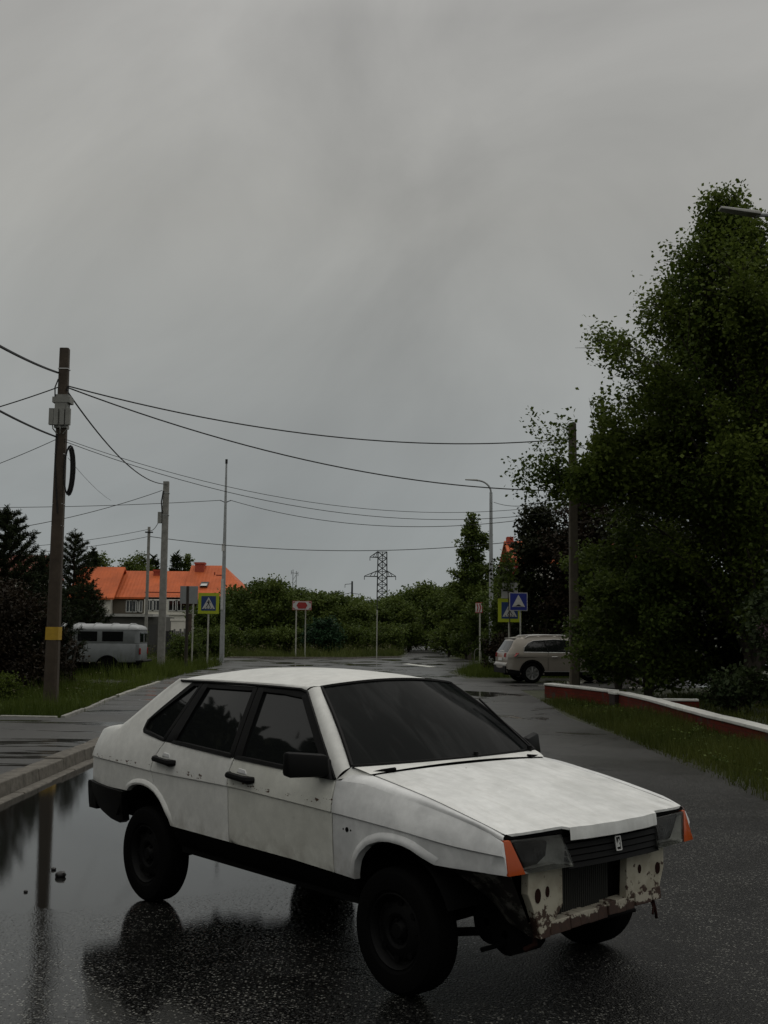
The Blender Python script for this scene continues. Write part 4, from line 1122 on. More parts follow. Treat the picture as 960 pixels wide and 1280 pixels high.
def street_lamp(label, x, y, h, reach, drop, pw, az=0.0, tilt=0.0):
    r = thing('street_lamp', label, 'street lamp', (x, y, 0), az, 'arm street lamps')
    mb = MB(); mb.tube([(0, 0, -.1), (0, 0, h * .55), (0, 0, h - drop)], [pw, pw * .8, pw * .62], 10); mb.build('post', GALV, r, True)
    mb = MB(); mb.tube([(0, 0, h - drop - .3)] + [(-reach * (1 - math.cos(t)), 0, h - drop + (drop - .12) * math.sin(t) + 0.0) for t in [PI / 2 * i / 8 for i in range(9)]] , pw * .38, 8)
    mb.build('arm', GALV, r, True)
    mb = MB(); mb.hexa([(-reach - .62, -.09, h - .11 + tilt), (-reach + .06, -.12, h - .15), (-reach + .06, .12, h - .15), (-reach - .62, .09, h - .11 + tilt), (-reach - .60, -.06, h - .06 + tilt), (-reach + .05, -.08, h - .07), (-reach + .05, .08, h - .07), (-reach - .60, .06, h - .06 + tilt)])
    mb.build('lamp_head', BOXGREY, r, True, bevel=.02)
    return r
street_lamp('grey lamp post with an arm to the left beside the narrow chevron sign', wx(614.5, 58), 58.0, 9.85, .75, .75, .13)
street_lamp('small far lamp arm rising above the dark red leaved tree', wx(657.5, 74), 74.0, wz(606, 74), -.35, 1.3, .10, 0).rotation_euler = (0, 0, 0)
r_ = street_lamp('near street lamp whose head reaches in at the right edge of the picture', 7.35, 18.0, 8.90, 1.15, .35, .10, tilt=.07)
# far line hardware
STEEL = mat('dark_lattice_steel', (0.035, 0.038, 0.038), .7, .3)
def pylon():
    x, y, h = wx(478.5, 330), 330.0, 25.3
    r = thing('pylon', 'dark steel lattice power pylon rising above the far bushes', 'pylon', (x, y, 0))
    mb = MB(); a = 1.3
    for sx in (-1, 1):
        for sy_ in (-1, 1): mb.bar((sx * a * 1.25, sy_ * a * 1.25, 0), (sx * a, sy_ * a, h), .22)
    n = 13
    for i in range(n):
        z0, z1 = h * i / n, h * (i + 1) / n
        a0, a1 = a * (1.25 - .25 * i / n), a * (1.25 - .25 * (i + 1) / n)
        for s_ in (-1, 1):
            for A, B in (((-a0, s_ * a0, z0), (a1, s_ * a1, z1)), ((a0, s_ * a0, z0), (-a1, s_ * a1, z1)), ((s_ * a0, -a0, z0), (s_ * a1, a1, z1)), ((s_ * a0, a0, z0), (s_ * a1, -a1, z1))):
                mb.bar(A, B, .13)
            mb.bar((-a1, s_ * a1, z1), (a1, s_ * a1, z1), .10)
    mb.bar((0, -1.3, 0), (0, -1.3, h), .2)
    mb.build('tower', STEEL, r)
    for z, xl in ((23.7, -3.7), (18.0, -5.3), (18.0, 4.0)):
        mb = MB(); s_ = math.copysign(1, xl)
        for sy_ in (-1, 1):
            mb.bar((s_ * a, sy_ * a, z), (xl, 0, z), .2); mb.bar((s_ * a, sy_ * a, z + 1.7), (xl, 0, z + .1), .15)
            for q in (.3, .6): mb.bar((lerp(s_ * a, xl, q), sy_ * a * (1 - q), z), (lerp(s_ * a, xl, q - .2), sy_ * a * (1 - q + .2), z + 1.7 * (1 - q + .2)), .1)
        mb.bar((xl, 0, z), (xl, 0, z - 1.0), .2)
        mb.build('cross_arm', STEEL, r)
pylon()
def far_pole():
    x, y = wx(441, 180), 180.0
    r = thing('power_pole', 'far dark power pole with short cross arms, left of the lattice pylon', 'pole', (x, y, 0))
    mb = MB(); mb.tube([(0, 0, 0), (0, 0, wz(727, 180))], [.22, .14], 8); mb.build('post', STEEL, r, True)
    mb = MB(); mb.bar((-1.15, 0, wz(731, 180)), (.1, 0, wz(730, 180)), .08); mb.bar((-1.8, 0, wz(744, 180)), (.1, 0, wz(741, 180)), .08); mb.bar((0, 0, wz(742, 180)), (1.1, 0, wz(743, 180)), .08); mb.bar((-1.15, 0, wz(731, 180)), (-1.15, 0, wz(735, 180)), .08); mb.bar((-1.8, 0, wz(744, 180)), (-1.8, 0, wz(750, 180)), .08); mb.bar((1.1, 0, wz(743, 180)), (1.1, 0, wz(747, 180)), .08)
    mb.build('cross_arm', STEEL, r)
    x, y = wx(369, 300), 300.0
    r = thing('radio_mast', 'thin far lattice mast standing above the bushes right of the orange roof', 'mast', (x, y, 0))
    mb = MB()
    for s_ in (-.45, .45): mb.bar((s_, 0, 0), (s_, 0, wz(713 if s_ < 0 else 715, 300)), .14)
    for i in range(12): mb.bar((-.45, 0, i * 1.4), (.45, 0, i * 1.4 + 1.4), .08)
    mb.build('tower', STEEL, r)
    mb = MB(); mb.bar((-.9, 0, wz(714, 300)), (-.9, 0, wz(719, 300)), .12); mb.bar((.9, 0, wz(716, 300)), (.9, 0, wz(721, 300)), .12); mb.bar((-.9, 0, wz(717, 300)), (.9, 0, wz(718, 300)), .1); mb.build('antenna', STEEL, r)
far_pole()
thn = MB(); thn.tube([(0, 0, -.05), (0, 0, 3.2)], .035, 8); 
tp = thing('marker_post', 'slim pale post with a dark tip standing in the weeds beyond the crossroad', 'post', (wx(472.5, 74.5), 74.5, 0))
thn.build('post', mat('pale_post_paint', (.36, .36, .31), .6, var=.15), tp, True)
mb = MB(); mb.tube([(0, 0, 3.2), (0, 0, 4.1)], .03, 8); mb.build('tip', STEEL, tp, True)

# ================================================================== SIGNS (built facing -Y)
SBLUE = mat('sign_blue', (0.010, 0.035, 0.13), .45); SBLUE2 = mat('sign_bright_blue', (0.010, 0.022, 0.19), .45); SYEL = mat('sign_yellow_green', (0.36, 0.42, 0.012), .5)
SWHITE = mat('sign_white', (0.45, 0.45, 0.43), .5, var=.1); SRED = mat('sign_red', (0.28, 0.018, 0.014), .5); SBLACK = mat('sign_black', (0.01, 0.01, 0.012), .5)
SGREY = mat('sign_back_grey', (0.25, 0.26, 0.26), .55, .4, .2, var=.1); POSTW = mat('pale_sign_post', (0.34, 0.34, 0.29), .6, var=.15, scale=4)
def xz(mb, poly, y, th, m=0): return mb.prism([(a, b) for a, b in poly], 1, y - th, y, m)
def rect(cx, cz, w_, h): return [(cx - w_ / 2, cz - h / 2), (cx + w_ / 2, cz - h / 2), (cx + w_ / 2, cz + h / 2), (cx - w_ / 2, cz + h / 2)]
def plate(parent, name, poly, y, th, m):
    mb = MB(); xz(mb, poly, y, th); return mb.build(name, m, parent)
def post(parent, x, y, z0, z1, r, m, name='post'):
    mb = MB(); mb.tube([(x, y, z0), (x, y, z1)], r, 8); return mb.build(name, m, parent, True)
def crossing_face(parent, cz, s, flip=1):
    b = plate(parent, 'border', rect(0, cz, s, s), 0, .02, SYEL)
    f = plate(parent, 'plate', rect(0, cz, s * .70, s * .70), -.024, .006, SBLUE)
    plate(f, 'triangle', [(-s * .31, cz - s * .27), (s * .31, cz - s * .27), (0, cz + s * .30)], -.032, .004, SWHITE)
    mb = MB(); u = s * flip
    def P(pts): xz(mb, [(a * u, cz + b * s) for a, b in pts], -.038, .004)
    mb.disc((0.01 * u, -.040, cz + .135 * s), .028 * s, 1, .004, 10)
    P([(-.035, .10), (.04, .10), (.03, -.03), (-.03, -.03)])                 # trunk
    P([(-.03, -.02), (.005, -.02), (-.045, -.12), (-.10, -.20), (-.13, -.19), (-.075, -.10)])
    P([(.0, -.02), (.03, -.03), (.075, -.11), (.115, -.20), (.085, -.205), (.04, -.11)])
    P([(-.035, .10), (-.02, .06), (-.085, .00), (-.10, .02)])
    P([(.03, .10), (.045, .07), (.095, .02), (.105, .04)])
    for i in range(4): P([(-.235 + i * .125, -.255), (-.175 + i * .125, -.255), (-.155 + i * .125, -.215), (-.20 + i * .125, -.215)])
    mb.build('pedestrian', SBLACK, f)
def crossing_left():
    Y = 55.0
    r = thing('road_sign', 'pedestrian crossing sign with yellow green border on a pale post left of the thin mast', 'road sign', (wx(262.5, Y), Y, 0), .05)
    post(r, 0, .05, -.1, 2.95, .042, POSTW); crossing_face(r, 3.08, 1.02)
crossing_left()
def sign_back():
    Y = 52.0
    r = thing('road_sign', 'plain grey back of a square sign behind the dark wooden post', 'road sign', (wx(243.5, Y), Y, 0), .1)
    post(r, 0, 0, -.1, 3.75, .035, POSTW)
    mb = MB(); mb.box(-.62, .20, -.045, -.03, 2.98, 3.80); b = mb.build('plate', SGREY, r, bevel=.004)
    mb = MB(); mb.box(-.60, .18, -.032, -.02, 3.2, 3.23); mb.box(-.60, .18, -.032, -.02, 3.55, 3.58); mb.build('rib', SGREY, b)
    Y = 50.0
    o = thing('wooden_post', 'dark wooden post standing in front of the grey sign back', 'post', (wx(236, Y), Y, 0))
    mb = MB(); mb.tube([(0, 0, -.1), (.01, 0, 2.0), (.0, 0, 3.72)], [.075, .07, .065], 8); mb.build('post', mat('old_dark_wood', (0.032, 0.026, 0.02), .9, var=.3), o, True)
    mb = MB(); mb.box(.05, .22, -.03, .03, 1.7, 2.5); mb.build('board', mat('rusty_board', (0.07, 0.05, 0.035), .8, var=.4), o)
sign_back()
def direction_sign():
    Y = 73.0; r = thing('direction_sign', 'white direction board with a red hexagon and two arrows on twin posts', 'road sign', (wx(377, Y), Y, 0), 0)
    post(r, -.27, .05, -.1, 3.3, .045, POSTW); post(r, .30, .6, -.1, 3.3, .035, POSTW)
    cz = 3.42
    b = plate(r, 'plate', rect(.1, cz, 1.26, .60), 0, .02, SRED)
    p = plate(b, 'panel', rect(.1, cz, 1.20, .54), -.024, .004, SWHITE)
    plate(b, 'hexagon', [(-.26, cz), (-.13, cz - .21), (.33, cz - .21), (.46, cz), (.33, cz + .21), (-.13, cz + .21)], -.032, .004, SRED)
    for s_ in (-1, 1):
        for t_ in (-1, 1): plate(p, 'corner', [(.1 + s_ * .42, cz + t_ * .24), (.1 + s_ * .57, cz + t_ * .24), (.1 + s_ * .57, cz + t_ * .12)], -.034, .004, SRED)
direction_sign()
def chevron_sign():
    Y = 56.0; r = thing('chevron_sign', 'narrow red and white chevron sign turned almost edge on, on a pale post', 'road sign', (wx(599.5, Y), Y, 0), -.95)
    post(r, 0, .05, -.1, 2.9, .04, POSTW)
    b = plate(r, 'plate', rect(0, 3.0, .52, .52), 0, .02, SRED)
    p = plate(b, 'panel', rect(0, 3.0, .48, .44), -.024, .004, SWHITE)
    mb = MB()
    for x0 in (-.17, .03): xz(mb, [(x0, 3.2), (x0 + .09, 3.2), (x0 + .17, 3.0), (x0 + .09, 2.8), (x0, 2.8), (x0 + .08, 3.0)], -.032, .004)
    mb.build('chevron', SRED, p)
chevron_sign()
def hump_sign():
    Y = 43.3; r = thing('road_sign', 'blue square speed hump sign standing behind the beige SUV', 'road sign', (wx(648.5, Y), Y, 0), 0)
    post(r, .08, .05, -.1, 2.9, .03, POSTW); cz, s = 2.97, .70
    w1 = plate(r, 'border', rect(0, cz, s, s), 0, .02, SWHITE)
    b = plate(w1, 'plate', rect(0, cz, s - .05, s - .05), -.024, .004, SBLUE2)
    plate(b, 'triangle', [(-.25, cz - .20), (.25, cz - .20), (0, cz + .27)], -.032, .004, SWHITE)
    plate(b, 'hump', [(-.22, cz - .18), (-.10, cz - .165), (-.03, cz - .11), (.03, cz - .11), (.10, cz - .165), (.22, cz - .18)], -.038, .004, SBLACK)
hump_sign()
def sign_cluster():
    Y = 45.3; r = thing('road_sign', 'post with give way triangle, white route plate and yellow bordered crossing sign behind the blue', 'road sign', (wx(637.5, Y), Y, 0), 0)
    post(r, -.02, .05, -.1, 4.5, .035, POSTW)
    crossing_face(r, 2.67, .95, -1)
    p = plate(r, 'route_plate', rect(0, 3.48, .66, .64), 0, .02, SWHITE)
    mb = MB(); xz(mb, [(-.27, 3.44), (.05, 3.44), (.12, 3.36), (.12, 3.20), (.20, 3.20), (.20, 3.40), (.10, 3.52), (-.27, 3.52)], -.024, .004); xz(mb, rect(.04, 3.62, .03, .20), -.024, .004); mb.build('route_line', SBLACK, p)
    t = plate(r, 'give_way_plate', [(0, 3.88), (.36, 4.48), (-.36, 4.48)], 0, .02, SRED)
    plate(t, 'panel', [(0, 4.02), (.25, 4.42), (-.25, 4.42)], -.024, .004, SWHITE)
sign_cluster()
hp = MB(); hp.tube([(-.16, 0, -.1), (-.16, 0, .78), (-.12, 0, .92), (0, 0, .98), (.12, 0, .92), (.16, 0, .78), (.16, 0, -.1)], .024, 8)
tag(hp.build('barrier_hoop', mat('worn_metal_pipe', (.16, .16, .13), .6, .4, .3), None, True, loc=(4.62, 54.5, 0)), 'bent metal pipe hoop in the grass beside the chevron sign', 'barrier')

# ================================================================== WALLS, HOUSES
BRICK = mat('painted_red_brick', (0.09, 0.022, 0.014), .85, .1)
k = NT(BRICK); v = k.obj(); X_, Y_, Z_ = k.xyz(v)
cb = k.n('ShaderNodeCombineXYZ'); k.set(cb.inputs[0], k.math('ADD', X_, Y_)); k.set(cb.inputs[1], Z_)
br = k.n('ShaderNodeTexBrick'); k.set(br.inputs['Vector'], cb.outputs[0]); br.inputs['Scale'].default_value = 1.0; br.inputs['Brick Width'].default_value = .26; br.inputs['Row Height'].default_value = .077; br.inputs['Mortar Size'].default_value = .008
for n_, c_ in (('Color1', (.14, .023, .014, 1)), ('Color2', (.09, .018, .012, 1)), ('Mortar', (.07, .022, .016, 1))): br.inputs[n_].default_value = c_
c0 = k.mix(k.step(k.noise(v, 2.5, 6, .7), .56, .64), br.outputs['Color'], (0.06, 0.05, 0.04))
k.set(k.b.inputs['Base Color'], c0); k.set(k.b.inputs['Normal'], k.bump(br.outputs['Fac'], .5, -.006))
CAPW = mat('whitewashed_coping', (0.60, 0.60, 0.56), .75, var=.15, scale=5, bump=.3, bscale=25)
BROKEN = mat('crumbling_footing', (0.10, 0.09, 0.07), .9, var=.5, scale=6, bump=.9, bscale=9)
def brick_wall(label, a, b, h, th=.26, footing=True, seed=1, h1=None):
    a = Vector((*a, 0)); b = Vector((*b, 0)); L = (b - a).length; an = math.atan2(b.y - a.y, b.x - a.x)
    r = thing('brick_wall', label, 'wall', a, an, 'low brick walls along the right verge')
    rnd = random.Random(seed)
    n = max(2, int(L / .9)); zs = [lerp(h, h1 or h, i_ / n) + rnd.uniform(-.014, .014) for i_ in range(n + 1)]
    mb = MB()
    for i in range(n):
        x0, x1 = L * i / n, L * (i + 1) / n
        mb.hexa([(x0, -th / 2, -.1), (x1, -th / 2, -.1), (x1, th / 2, -.1), (x0, th / 2, -.1), (x0, -th / 2, zs[i]), (x1, -th / 2, zs[i + 1]), (x1, th / 2, zs[i + 1]), (x0, th / 2, zs[i])])
    mb.build('brickwork', BRICK, r)
    mb = MB()
    for i in range(n):
        x0, x1 = L * i / n + .004, L * (i + 1) / n - .004; j = rnd.uniform(-.01, .01)
        mb.hexa([(x0, -th / 2 - .03 + j, zs[i]), (x1, -th / 2 - .03 + j, zs[i + 1]), (x1, th / 2 + .03, zs[i + 1]), (x0, th / 2 + .03, zs[i]), (x0, -th / 2 - .03 + j, zs[i] + .055), (x1, -th / 2 - .03 + j, zs[i + 1] + .055), (x1, th / 2 + .03, zs[i + 1] + .06), (x0, th / 2 + .03, zs[i] + .06)])
    mb.build('coping', CAPW, r, bevel=.012)
    if footing:
        bm = bmesh.new()
        for i in range(int(L / .35)):
            c = Vector((.2 + i * .35 + rnd.uniform(-.1, .1), -th / 2 - .05 + rnd.uniform(-.03, .05) if True else 0, .02 + rnd.uniform(0, .05)))
            if rnd.random() < .25: continue
            mm = bmesh.ops.create_icosphere(bm, subdivisions=2, radius=1)
            sx, sy_, sz = rnd.uniform(.14, .28), rnd.uniform(.06, .12), rnd.uniform(.06, .11)
            for vv in mm['verts']:
                q = 1 + .25 * math.sin(vv.co.x * 5 + i) * math.cos(vv.co.y * 6 + 2 * i)
                vv.co = c + Vector((vv.co.x * sx * q, vv.co.y * sy_ * q, vv.co.z * sz * q))
        link_bm('footing', bm, BROKEN, r, True, 50)
    return r
brick_wall('low dark red brick wall with white coping running along the grass to the right edge', (6.55, 10.5), (5.86, 27.3), .16, seed=2, h1=.31)
brick_wall('short brick wall with white coping beside the parked SUV', (4.62, 31.2), (5.70, 27.7), .34, footing=False, seed=4)
brick_wall('back return of the low wall, white topped, under the dark trees', (6.0, 27.6), (7.7, 27.4), .14, .14, footing=False, seed=5)
pr = thing('wall_pillar', 'dark square pillar where the two low brick walls meet', 'pillar', (5.76, 27.45, 0), .2)
mb = MB(); mb.box(-.17, .17, -.17, .17, -.1, .30); mb.build('pillar_body', mat('dark_brick', (0.02, 0.010, 0.008), .85, var=.3), pr)
mb = MB(); mb.box(-.19, .19, -.19, .19, .30, .36); mb.build('coping', CAPW, pr, bevel=.01)

ROOFO = mat('orange_metal_roof', (0.50, 0.112, 0.034), .6, .2, var=.22, scale=.5)
k = NT(ROOFO); v = k.obj(); X_, Y_, Z_ = k.xyz(v)
k.set(k.b.inputs['Normal'], k.bump(k.math('SINE', k.math('MULTIPLY', X_, 18.0)), .35, .03))
ROOFR = mat('dull_red_roof', (0.26, 0.060, 0.035), .6, var=.25, scale=1.5)
WALLB = mat('brown_render', (0.12, 0.10, 0.075), .9, var=.15, scale=1.5); WALLW = mat('pale_render', (0.66, 0.635, 0.56), .9, var=.10, scale=1.5)
WALLG = mat('grey_block_wall', (0.085, 0.083, 0.075), .9, var=.2, scale=1.2); WINW = mat('white_window_frame', (.55, .55, .52), .6)
CHIM = mat('orange_brick_chimney', (.36, .06, .03), .8, var=.2)
def gable(mb, x0, x1, y0, y1, ze, zr, oh=.5, hipl=0.0, hipr=0.0, th=.18):
    """two-slope roof with the ridge along x; hips draw the ridge in"""
    ym = (y0 + y1) / 2
    dz = (zr - ze) * oh / ((y1 - y0) / 2)
    for yy in (y0 - oh, y1 + oh):
        a = [(x0 - oh * .6, yy, ze - dz), (x1 + oh * .6, yy, ze - dz), (x1 + oh * .6 - hipr, ym, zr), (x0 - oh * .6 + hipl, ym, zr)]
        mb.hexa([(p[0], p[1], p[2]) for p in a] + [(p[0], p[1], p[2] + th) for p in a])
    if hipr: 
        a = [(x1 + oh * .6, y0 - oh, ze - dz), (x1 + oh * .6, y1 + oh, ze - dz), (x1 + oh * .6 - hipr, ym, zr)]
        mb.add([*a, *[(p[0], p[1], p[2] + th) for p in a]], [(0, 1, 2), (3, 4, 5), (0, 1, 4, 3), (1, 2, 5, 4), (2, 0, 3, 5)])
    if hipl:
        a = [(x0 - oh * .6, y0 - oh, ze - dz), (x0 - oh * .6, y1 + oh, ze - dz), (x0 - oh * .6 + hipl, ym, zr)]
        mb.add([*a, *[(p[0], p[1], p[2] + th) for p in a]], [(0, 1, 2), (3, 4, 5), (0, 1, 4, 3), (1, 2, 5, 4), (2, 0, 3, 5)])
def window(parent, x, z, w_, h, y, bars=1):
    mb = MB(); t = .07
    mb.box(x - w_ / 2, x + w_ / 2, y - .06, y, z, z + t); mb.box(x - w_ / 2, x + w_ / 2, y - .06, y, z + h - t, z + h)
    for i in range(bars + 2):
        xx = x - w_ / 2 + (w_ - t) * i / (bars + 1); mb.box(xx, xx + t, y - .062, y, z + t, z + h - t)
    f = mb.build('window', WINW, parent)
    mb = MB(); mb.box(x - w_ / 2 + .03, x + w_ / 2 - .03, y - .03, y + .01, z + .03, z + h - .03); mb.build('pane', GLASS, f)
def house_left():
    Y = 108.0; s = Y / FPX
    X = lambda px: (px - 480) * s
    ox = X(200)
    r = thing('house', 'long house with a bright orange roof and white framed windows beyond the van', 'house', (ox, Y, 0))
    L = lambda px: X(px) - ox
    Z = lambda py: CAM_H + (789 - py) * s
    mb = MB(); mb.box(L(143), L(183), 0, 8, -.1, Z(748)); mb.build('brown_wall', WALLB, r)
    mb = MB(); mb.box(L(183), L(312), -.3, 8, -.1, Z(749)); mb.box(L(92), L(143), -.9, 8, -.1, Z(748)); mb.build('wall', WALLW, r)
    mb = MB(); gable(mb, L(143), L(238), 0, 8, Z(749), Z(716), .3); rf = mb.build('roof', ROOFO, r)
    mb = MB(); gable(mb, L(233), L(314), -.6, 9.2, Z(750), Z(708), .35, 0, 3.4); mb.build('roof', ROOFO, r)
    mb = MB(); gable(mb, L(92), L(146), -1.0, 7, Z(750), Z(712), .3); mb.build('roof', ROOFO, r)
    for px, y0, y1 in ((243, 703, 714), (190, 713, 722), (138, 710, 718)):
        mb = MB(); mb.box(L(px) - .45, L(px) + .45, 3.2, 4.2, Z(y1) - .5, Z(y0)); mb.box(L(px) - .52, L(px) + .52, 3.13, 4.27, Z(y0) - .15, Z(y0) + .05); mb.build('chimney', CHIM, rf)
    yslope = lambda py: lerp(-.6, 4.0, (750 - py) / 42.0)
    mb = MB(); a = yslope(735) - .35; b = yslope(728) - .35
    mb.hexa([(L(249), a - .1, Z(735)), (L(259), a - .1, Z(735)), (L(259.5), b - .1, Z(728.5)), (L(250), b - .1, Z(728.5)), (L(249), a + .2, Z(735)), (L(259), a + .2, Z(735)), (L(259.5), b + .2, Z(728.5)), (L(250), b + .2, Z(728.5))])
    sk = mb.build('skylight', GLASS, rf)
    mb = MB(); mb.hexa([(L(250), a - .16, Z(733.8)), (L(258), a - .16, Z(733.8)), (L(258.3), b - .18, Z(729.8)), (L(251), b - .18, Z(729.8)), (L(250), a, Z(733.8)), (L(258), a, Z(733.8)), (L(258.3), b, Z(729.8)), (L(251), b, Z(729.8))]); mb.build('blind', WINW, sk)
    for px, py in ((165, 739), (162, 753)): pass
    mb = MB(); mb.bar((L(183), -.2, Z(743)), (L(228), -.2, Z(743)), .10); mb.bar((L(268), 1.6, Z(720)), (L(276), 1.6, Z(720)), .12); mb.bar((L(266), 1.6, Z(720)), (L(266), 1.6, Z(716)), .1); mb.build('snow_guard', mat('dark_orange_metal', (.25, .035, .012), .6), rf)
    for px, w_ in ((164, .9), (172, .9), (177, .7)): window(r, L(px), Z(768), w_ * .75, 1.15, -.01)
    for px, w_ in ((190, .8), (198, .8), (219, .9), (229, 1.1)): window(r, L(px), Z(766), w_, 1.05, -.31)
    for px in (243, 262, 285): window(r, L(px), Z(766), 1.1, 1.05, -.31)
    mb = MB(); mb.box(L(181), L(312), -.42, -.3, Z(771), Z(769.5)); mb.build('ledge', WALLW, r)
house_left()
def shed():
    Y = 74.0; x0, x1 = wx(112, Y), wx(203, Y); 
    r = thing('garage', 'low grey garage with a pale slab roof standing behind the van', 'building', (x0, Y, 0))
    mb = MB(); mb.box(0, x1 - x0, 0, 5, -.1, wz(773, Y)); mb.build('wall', WALLG, r)
    mb = MB(); mb.box(.8, x1 - x0 - .4, -.35, 5.2, wz(774, Y) + .03, wz(770, Y)); mb.build('roof', mat('pale_roof_slab', (.33, .33, .31), .8, var=.2, scale=2), r)
    mb = MB(); mb.box(x1 - x0 - 1.2, x1 - x0 - .25, -.04, 0.02, 0, 2.1); mb.build('door', mat('dark_grey_gate', (.05, .05, .048), .7), r)
    Y = 72.0; x0, x1 = wx(204, Y), wx(262, Y)
    r = thing('wooden_fence', 'patchy fence of dark and grey boards between the garage and the bushes', 'fence', (x0, Y, 0))
    rnd = random.Random(8); mats = (mat('dark_fence_board', (.016, .016, .016), .9), mat('grey_fence_board', (.13, .13, .12), .9, var=.2))
    for j in (0, 1):
        mb = MB(); x = 0; rnd = random.Random(8)
        while x < x1 - x0:
            w_ = rnd.uniform(.12, .16); h = 1.75 + rnd.uniform(-.12, .10); pick = (int(x / .75) % 2)
            if pick == j: mb.box(x, x + w_ - .012, 0, .025, 0, h)
            x += w_
        mb.box(0, x1 - x0, .03, .08, .5 + j * .7, .58 + j * .7)
        mb.build('board_panel', mats[j], r)
    mb = MB(); mb.box(.3, 1.5, 1.5, 3.5, 2.35, 2.5); mb.box(.35, 1.45, 1.55, 3.4, 0, 2.35); mb.build('porch', WALLW, r)
shed()
def house_right():
    Y = 92.0; s = Y / FPX
    x = wx(682, Y)
    r = thing('house', 'house with an orange red gable showing above the dark trees on the right', 'house', (x, Y, 0))
    Z = lambda py: CAM_H + (789 - py) * s
    mb = MB(); mb.box(-3.0, 9, 0, 9, -.1, Z(700)); mb.build('wall', WALLW, r)
    mb = MB(); gable(mb, -2.6, 9, 0, 9, Z(700), Z(672), .5); rf = mb.build('roof', ROOFO, r)
    mb = MB(); mb.box(-2.75, -2.2, 3.4, 4.4, Z(690), Z(665)); mb.build('chimney', CHIM, rf)
    for xx in (-1.5, 1.2, 4, 6.5): window(r, xx, Z(730), 1.2, 1.4, -.01)
    Y = 66.0; x = wx(-4, Y)
    r = thing('house', 'house with a pink red roof glimpsed through the pines at the left edge', 'house', (x, Y, 0))
    mb = MB(); mb.box(-5, 1.7, 0, 7, -.1, wz(722, Y)); mb.build('wall', WALLW, r)
    mb = MB(); gable(mb, -5, 1.7, 0, 7, wz(722, Y), wz(697, Y), .4); mb.build('roof', ROOFR, r)
    for xx in (-3.2, 0): window(r, xx, wz(760, Y), 1.1, 1.3, -.01)
house_right()

# ================================================================== WIRES
def wire(label, a, b, sag, r, group='overhead wires'):
    a = Vector(a); b = Vector(b); n = 26
    pts = [a.lerp(b, i / n) - Vector((0, 0, sag * 4 * (i / n) * (1 - i / n))) for i in range(n + 1)]
    mb = MB(); mb.tube(pts, r, 5)
    o = mb.build('overhead_wire', WIREBLACK, None, True)
    return tag(o, label, 'wire', group)
def at(px, py, Y): return (wx(px, Y) , Y, wz(py, Y) + (px - 480) / FPX * Y * ROLL)
A = lambda py, dx=0.0: (PA[0] + dx, PA[1] - .12, wz(py, 25.3) - .06)
B = lambda py, dx=0.0: (PB[0] + dx, PB[1] - .15, wz(py, 50) - .08)
Dp = lambda py: (PD[0] - .1, PD[1] - .1, wz(py, 31.6))
wire('thick black cable from the top of the dark pole to the upper left edge', A(463, -.1), at(-60, 399, 16), .06, .026)
wire('cable from below the pole top to the left edge, second from the top', A(482, -.1), at(-60, 520, 24), .03, .014)
wire('thick cable from under the junction box to the left edge', A(545, -.1), at(-60, 482, 17), .05, .022)
wire('faint thin cable to the left edge, lowest from the dark pole', A(549, -.1), at(-60, 598, 27), .04, .008)
wire('topmost cable crossing the sky from the dark pole to the pole in the tree', A(480, .12), Dp(545), .60, .017)
wire('second sagging cable from the dark pole to the pole in the tree', A(482, .12), Dp(611), .62, .017)
wire('cable falling steeply from the dark pole to the pale grey pole', A(485, .1), B(605), .55, .020)
wire('upper of two faint thin wires running right from under the junction box', A(548, .1), (wx(720, 31.6), 31.9, wz(624, 31.6)), .85, .007)
wire('lower of two faint thin wires running right from under the junction box', A(551, .1), (wx(720, 31.6), 32.0, wz(632, 31.6)), .90, .008)
LM = (wx(280.5, 62), 62.0)
SL = (wx(614.5, 58), 58.0)
wire('level wire from the left edge to the bracket on the thin mast', at(-60, 634, 60), (LM[0] - .3, LM[1], 9.02), .12, .016)
wire('wire from the thin mast bracket towards the arm lamp post', (LM[0] + .3, LM[1], 9.02), (wx(705, 52), 52, wz(640, 52)), 1.0, .016)
wire('wire from the pale grey pole down to the left edge', B(613, -.15), at(-40, 668, 44), .25, .014)
wire('upper low wire from the small pole to the left edge behind the pines', (PC[0], PC[1], wz(664, 60)), at(-20, 686, 58), .2, .013)
wire('lower low wire from the small pole to the left edge behind the pines', (PC[0], PC[1], wz(673, 60)), at(-20, 694, 57), .2, .013)
wire('lowest long wire sagging from the small pole past the lattice pylon to the right', (PC[0], PC[1], wz(673, 60)), (wx(640, 60), 60, wz(676, 60)), .62, .019)
wire('short cable between the pale grey pole and the small pole behind it', B(640, -.1), (PC[0], PC[1], wz(665, 60)), .30, .016)
wire('short wire from the arm lamp post into the dark trees', (SL[0] + .15, SL[1], wz(626, 58)), (wx(712, 40), 40, wz(612, 40)), .35, .014)
wire('hair thin drop wire falling from the cable coil towards the pale pole', A(572, .2), (PB[0] - 1.5, 46, wz(628, 46)), .1, .005)

